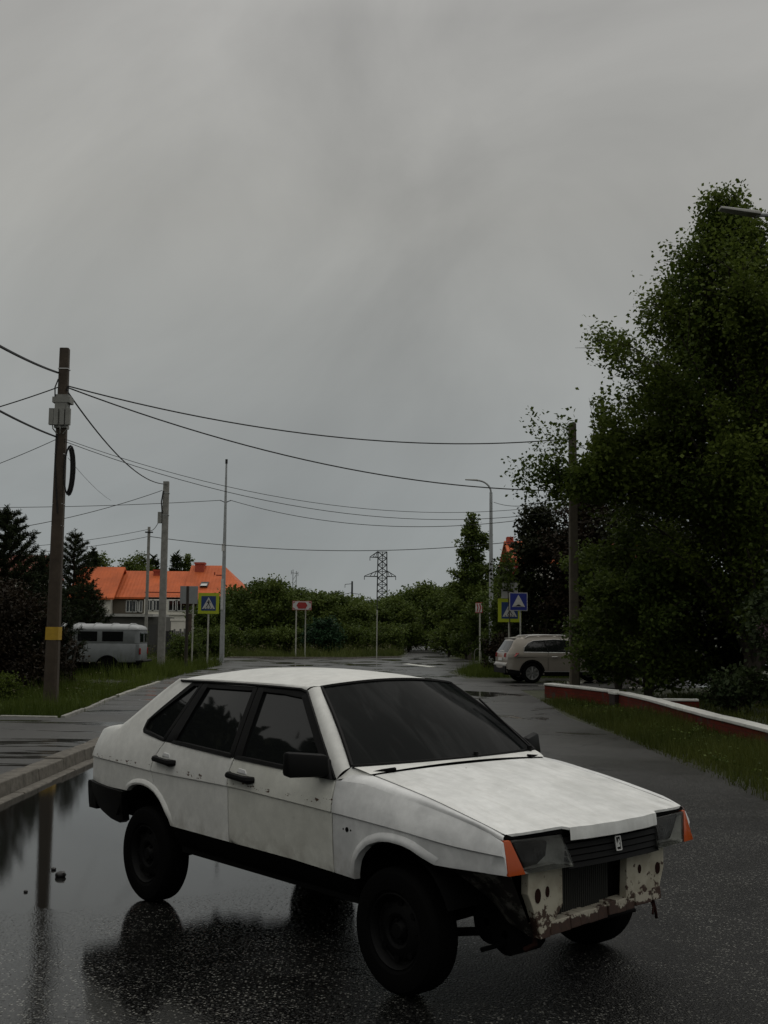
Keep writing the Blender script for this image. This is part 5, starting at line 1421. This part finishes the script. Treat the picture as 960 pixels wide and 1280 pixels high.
# ================================================================== SMALL THINGS IN THE PUDDLE
def stones():
    m = mat('wet_dark_stone', (0.012, 0.011, 0.010), .35)
    for i, (x, y, s, lab) in enumerate(((-2.30, 8.22, .034, 'wet dark stone lying in the puddle, largest of three'), (-2.42, 8.45, .016, 'small wet stone in the puddle just left of the largest'), (-2.40, 7.75, .012, 'smallest wet stone in the puddle, nearest the camera'))):
        bm = bmesh.new(); bmesh.ops.create_icosphere(bm, subdivisions=2, radius=1)
        for v_ in bm.verts:
            q = 1 + .22 * math.sin(v_.co.x * 4 + i * 2) * math.cos(v_.co.y * 5 + i)
            v_.co = Vector((v_.co.x * s * 1.2 * q, v_.co.y * s * q, v_.co.z * s * .8 * q))
        tag(link_bm('stone', bm, m, None, True, 60, loc=(x, y, s * .45)), lab, 'stone', 'stones in the puddle')
stones()

# ================================================================== VEGETATION
RNG = np.random.default_rng(11)
def quads_me(name, V, tone):
    """V: (n,4,3) quad corners, tone: (n,)"""
    n = len(V); me = bpy.data.meshes.new(name)
    me.vertices.add(n * 4); me.vertices.foreach_set('co', V.reshape(-1).astype(np.float32))
    me.loops.add(n * 4); me.loops.foreach_set('vertex_index', np.arange(n * 4, dtype=np.int32))
    me.polygons.add(n); me.polygons.foreach_set('loop_start', np.arange(0, n * 4, 4, dtype=np.int32))
    me.update(calc_edges=True)
    at_ = me.attributes.new('tone', 'FLOAT', 'FACE'); at_.data.foreach_set('value', tone.astype(np.float32))
    return me
def unit(a): return a / np.maximum(np.linalg.norm(a, axis=-1, keepdims=True), 1e-9)
def leaf_quads(C, L, W, up=0.35, droop=None):
    n = len(C)
    nr = RNG.normal(size=(n, 3)); nr[:, 2] = np.abs(nr[:, 2]) + up; nr = unit(nr)
    t = RNG.normal(size=(n, 3)); t = unit(t - nr * (t * nr).sum(1, keepdims=True)); b = np.cross(nr, t)
    L = L[:, None]; W = W[:, None]
    return np.stack([C - t * L * .5, C + b * W * .5 - t * L * .08 + nr * W * .12, C + t * L * .5, C - b * W * .5 - t * L * .08 + nr * W * .12], 1)
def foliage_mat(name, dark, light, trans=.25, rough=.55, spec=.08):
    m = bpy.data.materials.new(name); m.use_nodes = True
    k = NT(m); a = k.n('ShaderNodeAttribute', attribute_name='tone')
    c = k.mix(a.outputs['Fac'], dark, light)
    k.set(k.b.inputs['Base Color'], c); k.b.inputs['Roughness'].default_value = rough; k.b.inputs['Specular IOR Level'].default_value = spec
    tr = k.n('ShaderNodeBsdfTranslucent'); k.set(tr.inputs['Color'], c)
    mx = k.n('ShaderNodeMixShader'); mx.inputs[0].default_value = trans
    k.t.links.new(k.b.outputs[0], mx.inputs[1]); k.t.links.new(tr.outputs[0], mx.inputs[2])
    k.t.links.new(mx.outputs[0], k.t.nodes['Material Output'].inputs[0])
    return m
F_ASPEN = foliage_mat('aspen_leaves', (0.032, 0.054, 0.009), (0.120, 0.155, 0.028), .4)
F_BUSH = foliage_mat('bush_leaves', (0.030, 0.050, 0.010), (0.096, 0.130, 0.026), .32)
F_FAR = foliage_mat('far_leaves', (0.044, 0.070, 0.015), (0.120, 0.155, 0.034), .32)
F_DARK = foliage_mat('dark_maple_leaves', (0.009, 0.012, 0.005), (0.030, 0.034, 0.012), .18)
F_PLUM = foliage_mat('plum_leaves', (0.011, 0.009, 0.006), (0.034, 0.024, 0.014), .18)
F_LILAC = foliage_mat('lilac_leaves', (0.010, 0.020, 0.007), (0.045, 0.062, 0.022), .2)
F_PINE = foliage_mat('pine_needles', (0.008, 0.013, 0.005), (0.028, 0.038, 0.014), .05)
F_FIR = foliage_mat('fir_needles', (0.012, 0.019, 0.008), (0.030, 0.042, 0.016), .05)
F_SPRUCE = foliage_mat('blue_green_leaves', (0.010, 0.028, 0.013), (0.030, 0.070, 0.030), .15)
F_BLOOM = foliage_mat('lilac_blossom', (0.06, 0.035, 0.045), (0.16, 0.10, 0.12), .2)
BARK = mat('grey_bark', (0.05, 0.042, 0.034), .9, .2, var=.35, scale=8, bump=.6, bscale=25)
BARKP = mat('pine_bark', (0.055, 0.032, 0.020), .9, .2, var=.35, scale=8)

def tree(name, label, cat, loc, H, prof, n_leaf, leaf, trunk_r, fol, bark=BARK, seed=0, t0=.15, n_limb=40, rise=.55, clump=.28, group=None, squash=1.0, extra=(), lean=(0, 0), stems=1, aspect=.75, tint=0.0, gap=.25, up=.35, cull=None, limb_max=1.12, zs=.8):
    rg = np.random.default_rng(seed + 100); rnd = random.Random(seed)
    root = thing(name, label, cat, loc, 0, group)
    mb = MB()
    twigs = []; tw_w = []
    def trunk_at(t, st): 
        return Vector((lean[0] * t * H + .04 * H * math.sin(2.2 * t + seed + st * 2) * t + (stems > 1) * math.cos(st * 2.4 + seed) * t * H * .16, lean[1] * t * H + .04 * H * math.cos(1.7 * t + seed) * t + (stems > 1) * math.sin(st * 2.4 + seed) * t * H * .16, t * H * (.97 if st == 0 else .85)))
    for st in range(stems):
        mb.tube([trunk_at(i / 10, st) - Vector((0, 0, .1)) for i in range(11)], [trunk_r * (1 - .93 * i / 10) + .008 for i in range(11)], 8)
    limbs = []
    for i in range(n_limb):
        t = t0 + (1 - t0) * ((i + rnd.random()) / n_limb) ** .9
        limbs.append((t, i * 2.39996 + rnd.uniform(-.5, .5), prof(t) * rnd.uniform(.55, limb_max), rise * rnd.uniform(.6, 1.3), i % stems))
    for e in extra: limbs.append((*e, 0))
    for li, (t, az, ln, rs, st) in enumerate(limbs):
        if ln < .05: continue
        bst = 3.0 if li >= n_limb else 1.0
        p = trunk_at(t, st); pts = [p]
        az2 = az + rnd.uniform(-.3, .3)
        for j in range(1, 6):
            u = j / 5; a = lerp(az, az2, u)
            pts.append(p + Vector((math.cos(a) * ln * u, math.sin(a) * ln * u * squash, ln * rs * (u - .35 * u * u)))) 
        r0 = max(.010, trunk_r * .32 * (1 - t) + .012)
        mb.tube(pts, [r0 * (1 - .8 * j / 5) for j in range(6)], 5, cap=False)
        tone = rnd.random()
        for j in range(1, 5):
            twigs.append((pts[j], pts[j + 1], tone)); tw_w.append(ln * (.4 + .25 * j) * bst)
        for q in range(rnd.randint(3, 6)):
            j = rnd.randint(1, 4); u = rnd.random(); s = pts[j].lerp(pts[j + 1], u)
            sa = az + rnd.choice((-1, 1)) * rnd.uniform(.5, 1.3); sl = ln * rnd.uniform(.18, .42)
            e = s + Vector((math.cos(sa) * sl, math.sin(sa) * sl * squash, sl * rnd.uniform(-.1, .9)))
            mb.tube([s, s.lerp(e, .5) + Vector((0, 0, .03 * sl)), e], [min(.012, r0 * .35), min(.008, r0 * .25), .003], 4, cap=False)
            tn = min(1, max(0, tone + rnd.uniform(-.35, .35)))
            twigs.append((s, e, tn)); tw_w.append(sl * 2.2 * bst)
    top = trunk_at(1, 0)
    twigs.append((trunk_at(.86, 0), top, .8)); tw_w.append(prof(.8) * 1.2 + .2)
    mb.build('trunk', bark, root, True, recalc=False)
    A0 = np.array([tuple(a) for a, b, c in twigs]); B0 = np.array([tuple(b) for a, b, c in twigs]); T0 = np.array([c for a, b, c in twigs])
    wgt = np.array(tw_w) * rg.uniform(1 - gap * 2, 1 + gap, len(tw_w)).clip(0.18)
    idx = rg.choice(len(twigs), n_leaf, p=wgt / wgt.sum())
    u = rg.random(n_leaf)[:, None]
    sig = clump * (0.55 + .45 * rg.random(len(twigs)))[idx][:, None]
    C = A0[idx] * (1 - u) + B0[idx] * u + rg.normal(size=(n_leaf, 3)).clip(-1.7, 1.7) * sig * np.array([1, squash, zs])
    C[:, 2] = np.maximum(C[:, 2], .04)
    if cull is not None:
        kp = ~cull(C + np.array([loc]))
        C, idx = C[kp], idx[kp]; n_leaf = len(C)
    L = leaf * rg.uniform(.6, 1.35, n_leaf)
    tone = np.clip(T0[idx] * .55 + rg.random(n_leaf) * .45 + tint, 0, 1)
    me = quads_me('crown', leaf_quads(C, L, L * aspect, up), tone)
    link_me('crown', me, fol, root)
    return root

def prof_pts(*p):
    f = curve1(list(p)); return f
# tall aspen on the right
asp = prof_pts((0, 2.5), (.12, 3.5), (.3, 4.0), (.42, 4.05), (.52, 3.45), (.62, 2.7), (.72, 2.0), (.82, 1.3), (.92, .75), (1, .25))
tree('aspen_tree', 'tall bright aspen on the right, one low branch reaching left past the brown pole', 'tree', (9.55, 29, 0), 13.8, asp, 150000, .115, .24, F_ASPEN, seed=3, t0=.05, limb_max=1.0, n_limb=210, rise=1.55, clump=.25, zs=1.35, cull=lambda C: (np.abs(C[:, 0] - PD[0] + .36) < .26) & (C[:, 1] < PD[1]) & ((C[:, 2] > 6.2) | ((C[:, 2] > 2.8) & (C[:, 2] < 4.4))), extra=((.385, PI + .02, 5.0, .26), (.39, PI - .12, 4.5, .30), (.42, PI + .2, 4.0, .30), (.36, PI + .10, 4.6, .28), (.40, PI + .06, 4.2, .34), (.39, PI - .05, 4.8, .18), (.43, PI + .02, 3.4, .4), (.37, PI, 3.6, .4), (.46, PI - .1, 3.3, .4)), gap=.55, lean=(.012, 0))
tree('birch_tree', 'dark tree rising at the right edge behind the tall aspen', 'tree', (13.4, 33, 0), 13.0, prof_pts((0, 2.5), (.3, 3.8), (.6, 3.6), (.85, 2.3), (1, .4)), 62000, .11, .22, F_BUSH, seed=8, t0=.1, n_limb=80, rise=.7, clump=.32, gap=.35)
shb = prof_pts((0, .9), (.3, 1.0), (.6, .85), (.85, .55), (1, .2))
def shrub(name, label, x, y, H, R, n, leaf, fol, seed, group, squash=1.0, cat='bush', clump=None, **kw):
    return tree(name, label, cat, (x, y, 0), H, lambda t: shb(t) * R, n, leaf, .05 + .01 * H, fol, seed=seed, t0=.04, n_limb=int(26 + 10 * R), rise=.6, clump=clump or .12 * R + .08, group=group, squash=squash, stems=3, **kw)
G1 = 'dark shrubs under the tall trees'
shrub('maple_shrub', 'dense dark shrub under the aspen directly behind the short brick wall', 7.15, 30.2, 4.8, 1.75, 22000, .12, F_BUSH, 21, G1)
shrub('maple_shrub', 'dark shrub behind the brown concrete pole where the SUV bonnet disappears', 7.65, 36.4, 4.6, 1.35, 15000, .12, F_BUSH, 22, G1)
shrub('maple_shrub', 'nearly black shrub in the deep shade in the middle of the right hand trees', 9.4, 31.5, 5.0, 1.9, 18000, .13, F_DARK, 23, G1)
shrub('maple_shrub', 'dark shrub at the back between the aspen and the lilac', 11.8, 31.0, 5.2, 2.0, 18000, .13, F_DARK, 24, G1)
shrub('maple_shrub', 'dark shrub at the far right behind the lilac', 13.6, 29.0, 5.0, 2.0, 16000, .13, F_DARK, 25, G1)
shrub('lilac_bush', 'lilac bush with pinkish brown blossom at the right edge behind the low wall', 7.95, 20.6, 3.55, 1.22, 15000, .095, F_LILAC, 31, None, aspect=.85)
lb = [o for o in COL.objects if o.name.startswith('lilac_bush')][0]
n = 2600; cc = RNG.normal(size=(26, 3)) * np.array([.65, .6, .55]) + np.array([.1, -.2, 2.35]); ii = RNG.integers(0, 26, n)
C = cc[ii] + RNG.normal(size=(n, 3)) * np.array([.07, .07, .12]); L = RNG.uniform(.02, .045, n)
link_me('blossom', quads_me('blossom', leaf_quads(C, L, L), RNG.random(n)), F_BLOOM, lb)
shrub('low_bush', 'small pale green bush at the foot of the lilac beside the wall', 8.3, 19.2, .95, .7, 3500, .075, F_LILAC, 33, None)
shrub('low_bush', 'broad low leafy bush in the shade behind the middle of the low wall', 8.0, 25.6, .75, .8, 3000, .09, F_LILAC, 34, None)
# dark trees behind the SUV and the signs
G2 = 'dark trees behind the parked SUV'
mpf = prof_pts((0, .8), (.25, 1.0), (.5, 1.0), (.75, .75), (1, .2))
def mtree(label, x, y, H, R, n, leaf, fol, seed, g=G2, name='maple_tree', **kw):
    return tree(name, label, 'tree', (x, y, 0), H, lambda t: mpf(t) * R, n, leaf, .05 + .012 * H, fol, seed=seed, t0=.05, n_limb=int(34 + 9 * R), rise=.6, clump=.13 * R + .10, group=g, **kw)
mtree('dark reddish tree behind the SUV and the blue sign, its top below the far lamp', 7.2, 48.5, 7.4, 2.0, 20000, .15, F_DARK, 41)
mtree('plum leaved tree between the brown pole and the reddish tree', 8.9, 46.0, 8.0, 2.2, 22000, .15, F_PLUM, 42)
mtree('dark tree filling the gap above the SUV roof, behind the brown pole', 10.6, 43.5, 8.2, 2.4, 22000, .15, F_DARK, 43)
tree('young_tree', 'young slim tree whose leaves half cover the give way triangle', 'tree', (5.17, 44.95, 0), 5.2, lambda t: mpf(t) * .6, 520, .13, .028, F_BUSH, seed=47, t0=.66, n_limb=22, clump=.16, cull=lambda C: C[:, 2] < 3.45)
shrub('plum_bush', 'small burgundy bush behind the rear window of the SUV', 4.95, 47.0, 1.75, .75, 4000, .10, F_PLUM, 44, None)
shrub('green_bush', 'green bush behind the signs at the foot of the arm lamp post', 6.2, 52.5, 4.4, 1.5, 10000, .14, F_BUSH, 45, None)
shrub('green_bush', 'green bush left of the arm lamp post behind the chevron sign', 5.7, 61.5, 4.0, 1.5, 9000, .15, F_BUSH, 46, None)
tree('poplar_tree', 'tall narrow poplar standing alone left of the arm lamp post', 'tree', (wx(588, 72), 72, 0), wz(640, 72), prof_pts((0, 1.6), (.3, 1.7), (.55, 1.25), (.8, .8), (1, .2)), 15000, .18, .16, F_FAR, seed=51, t0=.1, n_limb=60, rise=1.1, clump=.24, gap=.4)
# row of bushes and trees beyond the crossroad
G3 = 'bushes and trees beyond the crossroad'
rowspec = [  # px, top row, distance, radius (m), kind
 (268, 752, 88, 1.9, 0, 'leafy bush at the right foot of the orange roofed house'),
 (292, 738, 92, 2.3, 0, 'green bush in front of the right end of the orange roof'),
 (318, 726, 88, 2.6, 0, 'highest broad bush, just right of the orange roof'),
 (346, 728, 90, 2.5, 1, 'broad bush behind the left post of the direction board'),
 (372, 738, 95, 2.3, 0, 'bush behind the direction board'),
 (398, 742, 92, 2.2, 1, 'bush right of the direction board'),
 (420, 744, 100, 2.2, 0, 'bush left of the far power pole'),
 (446, 756, 96, 2.0, 1, 'low bush in front of the far power pole'),
 (470, 758, 98, 2.0, 0, 'low bush in front of the lattice pylon'),
 (494, 750, 104, 2.2, 1, 'bush at the right foot of the lattice pylon'),
 (514, 740, 108, 2.3, 0, 'bush half way between the pylon and the poplar'),
 (536, 727, 106, 2.7, 1, 'tall rounded tree left of the poplar'),
 (562, 735, 100, 2.5, 0, 'leafy tree touching the left side of the poplar'),
 (582, 728, 92, 2.4, 1, 'tree behind the foot of the poplar'),
 (606, 722, 86, 2.5, 0, 'tree right of the poplar behind the chevron sign'),
 (632, 705, 80, 2.6, 0, 'tree behind the sign cluster below the red gable'),
]
for i, (px, py, Y, R, kd, lab) in enumerate(rowspec):
    mtree(lab, wx(px, Y), Y + (i % 3) * 2, wz(py, Y), R, 8500, .22, F_FAR if kd else F_BUSH, 60 + i, G3, name='bushy_tree')
for i, (px, Y, H, R, lab) in enumerate([(284, 84, 2.0, 1.5, 'low undergrowth bush right of the thin mast'), (330, 83, 1.7, 1.6, 'low undergrowth bush left of the direction board'), (362, 82, 1.9, 1.4, 'low undergrowth bush just left of the direction board posts'), (440, 86, 2.1, 1.7, 'low undergrowth bush left of the slim pale post'), (486, 88, 2.2, 1.7, 'low undergrowth bush right of the slim pale post'), (512, 98, 2.4, 1.8, 'low undergrowth bush left of the far lane'), (562, 82, 2.2, 1.5, 'low undergrowth bush right of the far lane'), (584, 74, 2.0, 1.4, 'low undergrowth bush left of the chevron sign post')]):
    shrub('undergrowth_bush', lab, wx(px, Y), Y, H, R, 3800, .17, F_BUSH if i % 2 else F_FAR, 170 + i, 'low undergrowth beyond the crossroad')
shrub('spruce_bush', 'bluish green bush low in the weeds right of the direction board', wx(406, 80), 80, 2.6, 1.4, 6000, .16, F_SPRUCE, 81, None)
G4 = 'distant trees under the ridge'
for i, (px, py, Y, R, lab) in enumerate([(452, 752, 170, 4.5, 'distant tree right of the far power pole'), (428, 752, 165, 4.5, 'distant tree left of the far power pole'), (500, 748, 175, 4.5, 'distant tree right of the pylon'), (520, 738, 160, 4.5, 'tall distant tree between pylon and poplar'), (398, 748, 160, 4.5, 'distant tree behind the bush right of the direction board'), (548, 742, 150, 4.5, 'distant tree where the far lane disappears'), (476, 756, 190, 5.0, 'distant tree at the foot of the pylon')]):
    mtree(lab, wx(px, Y), Y, wz(py, Y), R, 5000, .40, F_FAR, 90 + i, G4, name='distant_tree')
# trees behind the orange roofed house
def conifer(name, label, x, y, H, R, n, fol, seed, group, up=.55, needle=(.11, .020), whorl=.26, per=9, t0=.04, bark=BARKP, tipcurve=.35):
    rnd = random.Random(seed); rg = np.random.default_rng(seed)
    root = thing(name, label, 'tree', (x, y, 0), 0, group)
    mb = MB(); mb.tube([(0, 0, -.1), (.02 * H * math.sin(seed), 0, H * .5), (0, 0, H)], [.035 * H * .55, .02 * H * .5, .012], 7)
    segs = []; 
    k = int(H * (1 - t0) / whorl)
    for i in range(k):
        t = t0 + (1 - t0) * i / k; z = t * H
        ln0 = R * (1 - t) ** .75 + .12
        for j in range(per):
            az = 2 * PI * j / per + i * .9 + rnd.uniform(-.25, .25); ln = ln0 * rnd.uniform(.65, 1.1)
            pts = [Vector((0, 0, z))]
            for q in range(1, 5):
                u = q / 4
                pts.append(Vector((math.cos(az) * ln * u, math.sin(az) * ln * u, z + ln * (up * u * .6 + tipcurve * u * u))))
            mb.tube(pts, [.02, .017, .014, .010, .006], 4, cap=False)
            for a, b in zip(pts, pts[1:]): segs.append((a, b, 1.0))
            for q in range(rnd.randint(3, 5)):
                s = pts[rnd.randint(1, 3)].lerp(pts[4], rnd.random() * .8); sl = ln * rnd.uniform(.18, .35)
                sa = az + rnd.choice((-1, 1)) * rnd.uniform(.4, 1.0)
                e = s + Vector((math.cos(sa) * sl, math.sin(sa) * sl, sl * (up + .25)))
                segs.append((s, e, .8))
    segs.append((Vector((0, 0, H * .9)), Vector((0, 0, H + .12)), 1.5))
    mb.build('trunk', bark, root, True, recalc=False)
    A0 = np.array([tuple(a) for a, b, c in segs]); B0 = np.array([tuple(b) for a, b, c in segs])
    ln = np.linalg.norm(B0 - A0, axis=1); p = ln * np.array([c for a, b, c in segs]); idx = rg.choice(len(segs), n, p=p / p.sum())
    u = rg.random(n)[:, None]; C = A0[idx] * (1 - u) + B0[idx] * u
    d = unit(B0 - A0)[idx]; r = rg.normal(size=(n, 3)); r = unit(r - d * (r * d).sum(1, keepdims=True))
    L = needle[0] * rg.uniform(.6, 1.2, n)[:, None]; dirv = unit(d * .7 + r); sd_ = unit(np.cross(dirv, rg.normal(size=(n, 3)))) * needle[1]
    V = np.stack([C - sd_ * .5, C + sd_ * .5, C + dirv * L + sd_ * .3, C + dirv * L - sd_ * .3], 1)
    link_me('crown', quads_me('crown', V, np.clip(rg.random(n) * .6 + .4 * (C[:, 2] / H), 0, 1)), fol, root)
    return root
G5 = 'trees behind the orange roofed house'
for i, (px, py, Y, R, kd, lab) in enumerate([(128, 694, 135, 2.6, 1, 'birch behind the left wing of the orange roof'), (116, 690, 128, 2.2, 0, 'pointed fir at the left end of the orange roof'), (158, 700, 130, 2.6, 1, 'round tree behind the middle of the orange roof'), (174, 694, 132, 2.4, 1, 'highest tree behind the middle of the orange roof'), (192, 699, 134, 2.4, 0, 'fir behind the left chimney'), (221, 694, 134, 2.2, 0, 'fir right of the pale pole behind the roof'), (239, 693, 136, 1.4, 1, 'small tree just left of the roof chimney')]):
    if kd: mtree(lab, wx(px, Y), Y, wz(py, Y), R, 6000, .28, F_FAR, 110 + i, G5, name='leafy_tree', gap=.4)
    else: conifer('fir_tree', lab, wx(px, Y), Y, wz(py, Y), R, 7000, F_FIR, 110 + i, G5, .1, (.55, .14), .75, 6, .1, tipcurve=.0)
# young pines and dark bushes on the left
G6 = 'dark pines on the left verge'
conifer('pine_tree', 'tallest dark pine cut by the left edge', wx(6, 31), 31, wz(642, 31), 1.85, 60000, F_PINE, 131, G6)
conifer('pine_tree', 'dark pine just right of the dark pole, standing behind the van', wx(89, 47), 47.5, wz(667, 47), 1.6, 44000, F_PINE, 132, G6)
conifer('pine_tree', 'shorter pine between the left edge and the dark pole', wx(54, 34), 34, wz(697, 34), 1.3, 34000, F_PINE, 133, G6)
conifer('pine_tree', 'low pine in front of the left wing of the orange roofed house', wx(110, 46), 46, wz(733, 46), 1.4, 30000, F_PINE, 134, G6)
conifer('pine_tree', 'pine beyond the left edge of the picture', wx(-46, 32), 32, 4.9, 1.6, 16000, F_PINE, 135, G6)
G7 = 'plum coloured bushes on the left verge'
shrub('plum_bush', 'dark plum bush at the left edge below the tallest pine', wx(-2, 29), 29, 3.3, 1.4, 15000, .085, F_PLUM, 141, G7)
shrub('plum_bush', 'dark plum bush behind the yellow band of the dark pole', wx(36, 30), 30.5, 2.5, .8, 10000, .085, F_PLUM, 142, G7)
shrub('plum_bush', 'thin plum bush whose twigs hang before the front of the van', wx(86, 33), 33.2, 1.7, .45, 900, .09, F_PLUM, 143, G7)
shrub('plum_bush', 'plum bush partly beyond the left edge of the picture', wx(-44, 28), 28, 3.0, 1.4, 10000, .085, F_PLUM, 144, G7)
shrub('low_bush', 'small yellow green bush in the grass at the left edge', wx(6, 26.5), 26.5, .62, .55, 2600, .06, F_ASPEN, 145, None)
shrub('low_bush', 'green bush in front of the garage door between the poles', wx(166, 62), 62, 1.6, 1.0, 4000, .12, F_BUSH, 146, None)
shrub('low_bush', 'weedy bush at the foot of the wooden post', wx(232, 56), 56, 1.5, 1.0, 4500, .10, F_BUSH, 147, None)
shrub('low_bush', 'bush between the crossing sign and the thin mast', wx(262, 66), 66, 1.9, 1.3, 5000, .12, F_BUSH, 148, None)
# trees left of the frame that darken the car side and show in its windows
G8 = 'big trees left of the road mirrored in the car windows'
for i, (x, y, H, R) in enumerate(((-15.5, 9, 8.2, 3.6), (-20, 15, 9.5, 3.8), (-14, 3.5, 8.0, 3.3), (-24, 21, 9.5, 3.8), (-14.5, -2.5, 9.0, 3.6))):
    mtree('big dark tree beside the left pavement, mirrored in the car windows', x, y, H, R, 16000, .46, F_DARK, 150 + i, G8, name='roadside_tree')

# ------------------------------------------------------------------ grass
def tri_me(name, V, tone):
    n = len(V); me = bpy.data.meshes.new(name)
    me.vertices.add(n * 3); me.vertices.foreach_set('co', V.reshape(-1).astype(np.float32))
    me.loops.add(n * 3); me.loops.foreach_set('vertex_index', np.arange(n * 3, dtype=np.int32))
    me.polygons.add(n); me.polygons.foreach_set('loop_start', np.arange(0, n * 3, 3, dtype=np.int32))
    me.update(calc_edges=True)
    a = me.attributes.new('tone', 'FLOAT', 'FACE'); a.data.foreach_set('value', tone.astype(np.float32))
    return me
def inside(poly, P):
    x, y = P[:, 0], P[:, 1]; c = np.zeros(len(P), bool); n = len(poly)
    for i in range(n):
        (x0, y0), (x1, y1) = poly[i], poly[(i + 1) % n]
        m_ = ((y0 > y) != (y1 > y)) & (x < (x1 - x0) * (y - y0) / (y1 - y0 + 1e-12) + x0); c ^= m_
    return c
def patch(P, f, seed):
    r = np.random.default_rng(seed); v = np.zeros(len(P))
    for i in range(5):
        a = r.uniform(0, 6.28); k_ = f * r.uniform(.6, 2.2); v += np.sin((P[:, 0] * math.cos(a) + P[:, 1] * math.sin(a)) * k_ + r.uniform(0, 6.28))
    return np.clip(.5 + v / 5.5, 0, 1)
def grass(name, poly, dens, h, wd, m, seed, z=0.0, label=None, ragged=.25, tall=.15, hp=None):
    rg = np.random.default_rng(seed)
    xs = [p[0] for p in poly]; ys = [p[1] for p in poly]
    n = int((max(xs) - min(xs)) * (max(ys) - min(ys)) * dens)
    P = np.stack([rg.uniform(min(xs), max(xs), n), rg.uniform(min(ys), max(ys), n)], 1)
    P = P[inside(poly, P + rg.normal(size=P.shape) * ragged * .4)]
    pt = patch(P, 1.3, seed); P = P[rg.random(len(P)) < .35 + .75 * pt]; pt = patch(P, 1.3, seed); n = len(P)
    hh = h * (.35 + .9 * pt) * rg.uniform(.5, 1.25, n); tl = rg.random(n) < tall; hh[tl] *= 1.7
    if hp is not None: hh *= hp(P)
    az = rg.uniform(0, 6.283, n); ln = hh * rg.uniform(.05, .65, n)
    B = np.stack([P[:, 0], P[:, 1], np.full(n, z - .01)], 1)
    sd_ = np.stack([np.cos(az + 1.57), np.sin(az + 1.57), np.zeros(n)], 1) * (wd * rg.uniform(.6, 1.3, n))[:, None]
    T = B + np.stack([np.cos(az) * ln, np.sin(az) * ln, hh], 1)
    V = np.stack([B - sd_ * .5, B + sd_ * .5, T], 1)
    tone = np.clip(patch(P, .7, seed + 5) * .55 + rg.random(n) * .45, 0, 1)
    o = link_me(name, tri_me(name, V, tone), m)
    return tag(o, label, None, None, 'stuff')
G_NEAR = foliage_mat('verge_grass', (0.036, 0.056, 0.009), (0.100, 0.130, 0.025), .3, .6)
G_FAR = foliage_mat('meadow_grass', (0.045, 0.062, 0.015), (0.110, 0.128, 0.036), .3, .6)
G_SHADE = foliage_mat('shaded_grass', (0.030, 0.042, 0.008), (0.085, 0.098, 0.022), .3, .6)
G_DRY = foliage_mat('dry_seed_heads', (0.07, 0.065, 0.03), (0.16, 0.15, 0.08), .3, .6)
grass('verge_grass', [(-6.1, 21.6), (-6.45, 25), (-6.8, 28.4), (-7.25, 35.8), (-22, 36.5), (-22, 23), (-9.5, 22)], 420, .30, .016, G_NEAR, 1, label='rough verge grass around the dark pole on the left')
grass('verge_grass', [(-7.75, 38.6), (-8.0, 46), (-8.2, 57), (-11.8, 61), (-36, 63), (-36, 40.8), (-20, 39.6)], 190, .42, .026, G_NEAR, 2, label='tall grass island around the van and the sign posts')
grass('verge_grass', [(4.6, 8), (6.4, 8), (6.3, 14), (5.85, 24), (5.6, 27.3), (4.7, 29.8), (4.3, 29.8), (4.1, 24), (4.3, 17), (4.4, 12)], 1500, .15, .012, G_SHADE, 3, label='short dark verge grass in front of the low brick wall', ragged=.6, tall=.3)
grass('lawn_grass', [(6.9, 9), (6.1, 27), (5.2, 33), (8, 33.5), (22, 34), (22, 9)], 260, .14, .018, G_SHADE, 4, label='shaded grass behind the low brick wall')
grass('meadow_grass', [(-30, 73.4), (-10, 72.2), (-2, 73.2), (1.0, 77.6), (2.0, 100), (-6, 104), (-34, 100)], 60, .50, .05, G_FAR, 5, label='weedy meadow beyond the crossroad', tall=.2)
grass('meadow_grass', [(5.2, 76), (6.2, 71), (14, 70.2), (18, 80), (14, 104), (6.0, 100)], 60, .45, .05, G_FAR, 6, label='weedy meadow right of the far lane')
grass('verge_grass', [(3.4, 44.3), (8, 44.6), (14, 47), (14, 58.5), (4.6, 56), (3.2, 50)], 220, .38, .024, G_NEAR, 7, label='grass at the corner behind the SUV and around the chevron sign')
def weeds(name, poly, n, h, m, seed, label, s=.05):
    rg = np.random.default_rng(seed); xs = [p[0] for p in poly]; ys = [p[1] for p in poly]
    P = np.stack([rg.uniform(min(xs), max(xs), n), rg.uniform(min(ys), max(ys), n)], 1); P = P[inside(poly, P)]; n = len(P); k_ = 5
    H = h * rg.uniform(.5, 1.3, n); C = np.repeat(np.stack([P[:, 0], P[:, 1], H], 1), k_, 0) + rg.normal(size=(n * k_, 3)) * np.array([s, s, s * .6]); L = s * rg.uniform(.5, 1.2, n * k_)
    o = link_me(name, quads_me(name, leaf_quads(C, L, L, 1.0), rg.random(n * k_)), m); tag(o, label, None, None, 'stuff')
weeds('weed_flowers', [(-30, 73.4), (-10, 72.4), (1.0, 78), (2.0, 98), (-34, 98)], 900, .62, G_DRY, 21, 'pale flower heads scattered through the far meadow', .10)
weeds('weed_flowers', [(-7.9, 39), (-8.2, 57), (-30, 60), (-30, 40.8)], 700, .60, G_DRY, 22, 'pale seed heads in the tall grass around the van', .055)
weeds('weed_flowers', [(-6.3, 22), (-7.2, 35), (-18, 36), (-18, 23)], 260, .42, G_DRY, 23, 'pale seed heads in the left verge grass', .035)
weeds('verge_weeds', [(4.5, 9), (6.2, 9), (5.7, 26), (4.5, 29)], 420, .10, F_BUSH, 24, 'broad leaved weeds in the verge before the low wall', .05)
weeds('verge_weeds', [(-6.4, 22), (-7.3, 35), (-15, 36), (-15, 23)], 700, .16, F_BUSH, 25, 'broad leaved weeds in the left verge grass', .06)
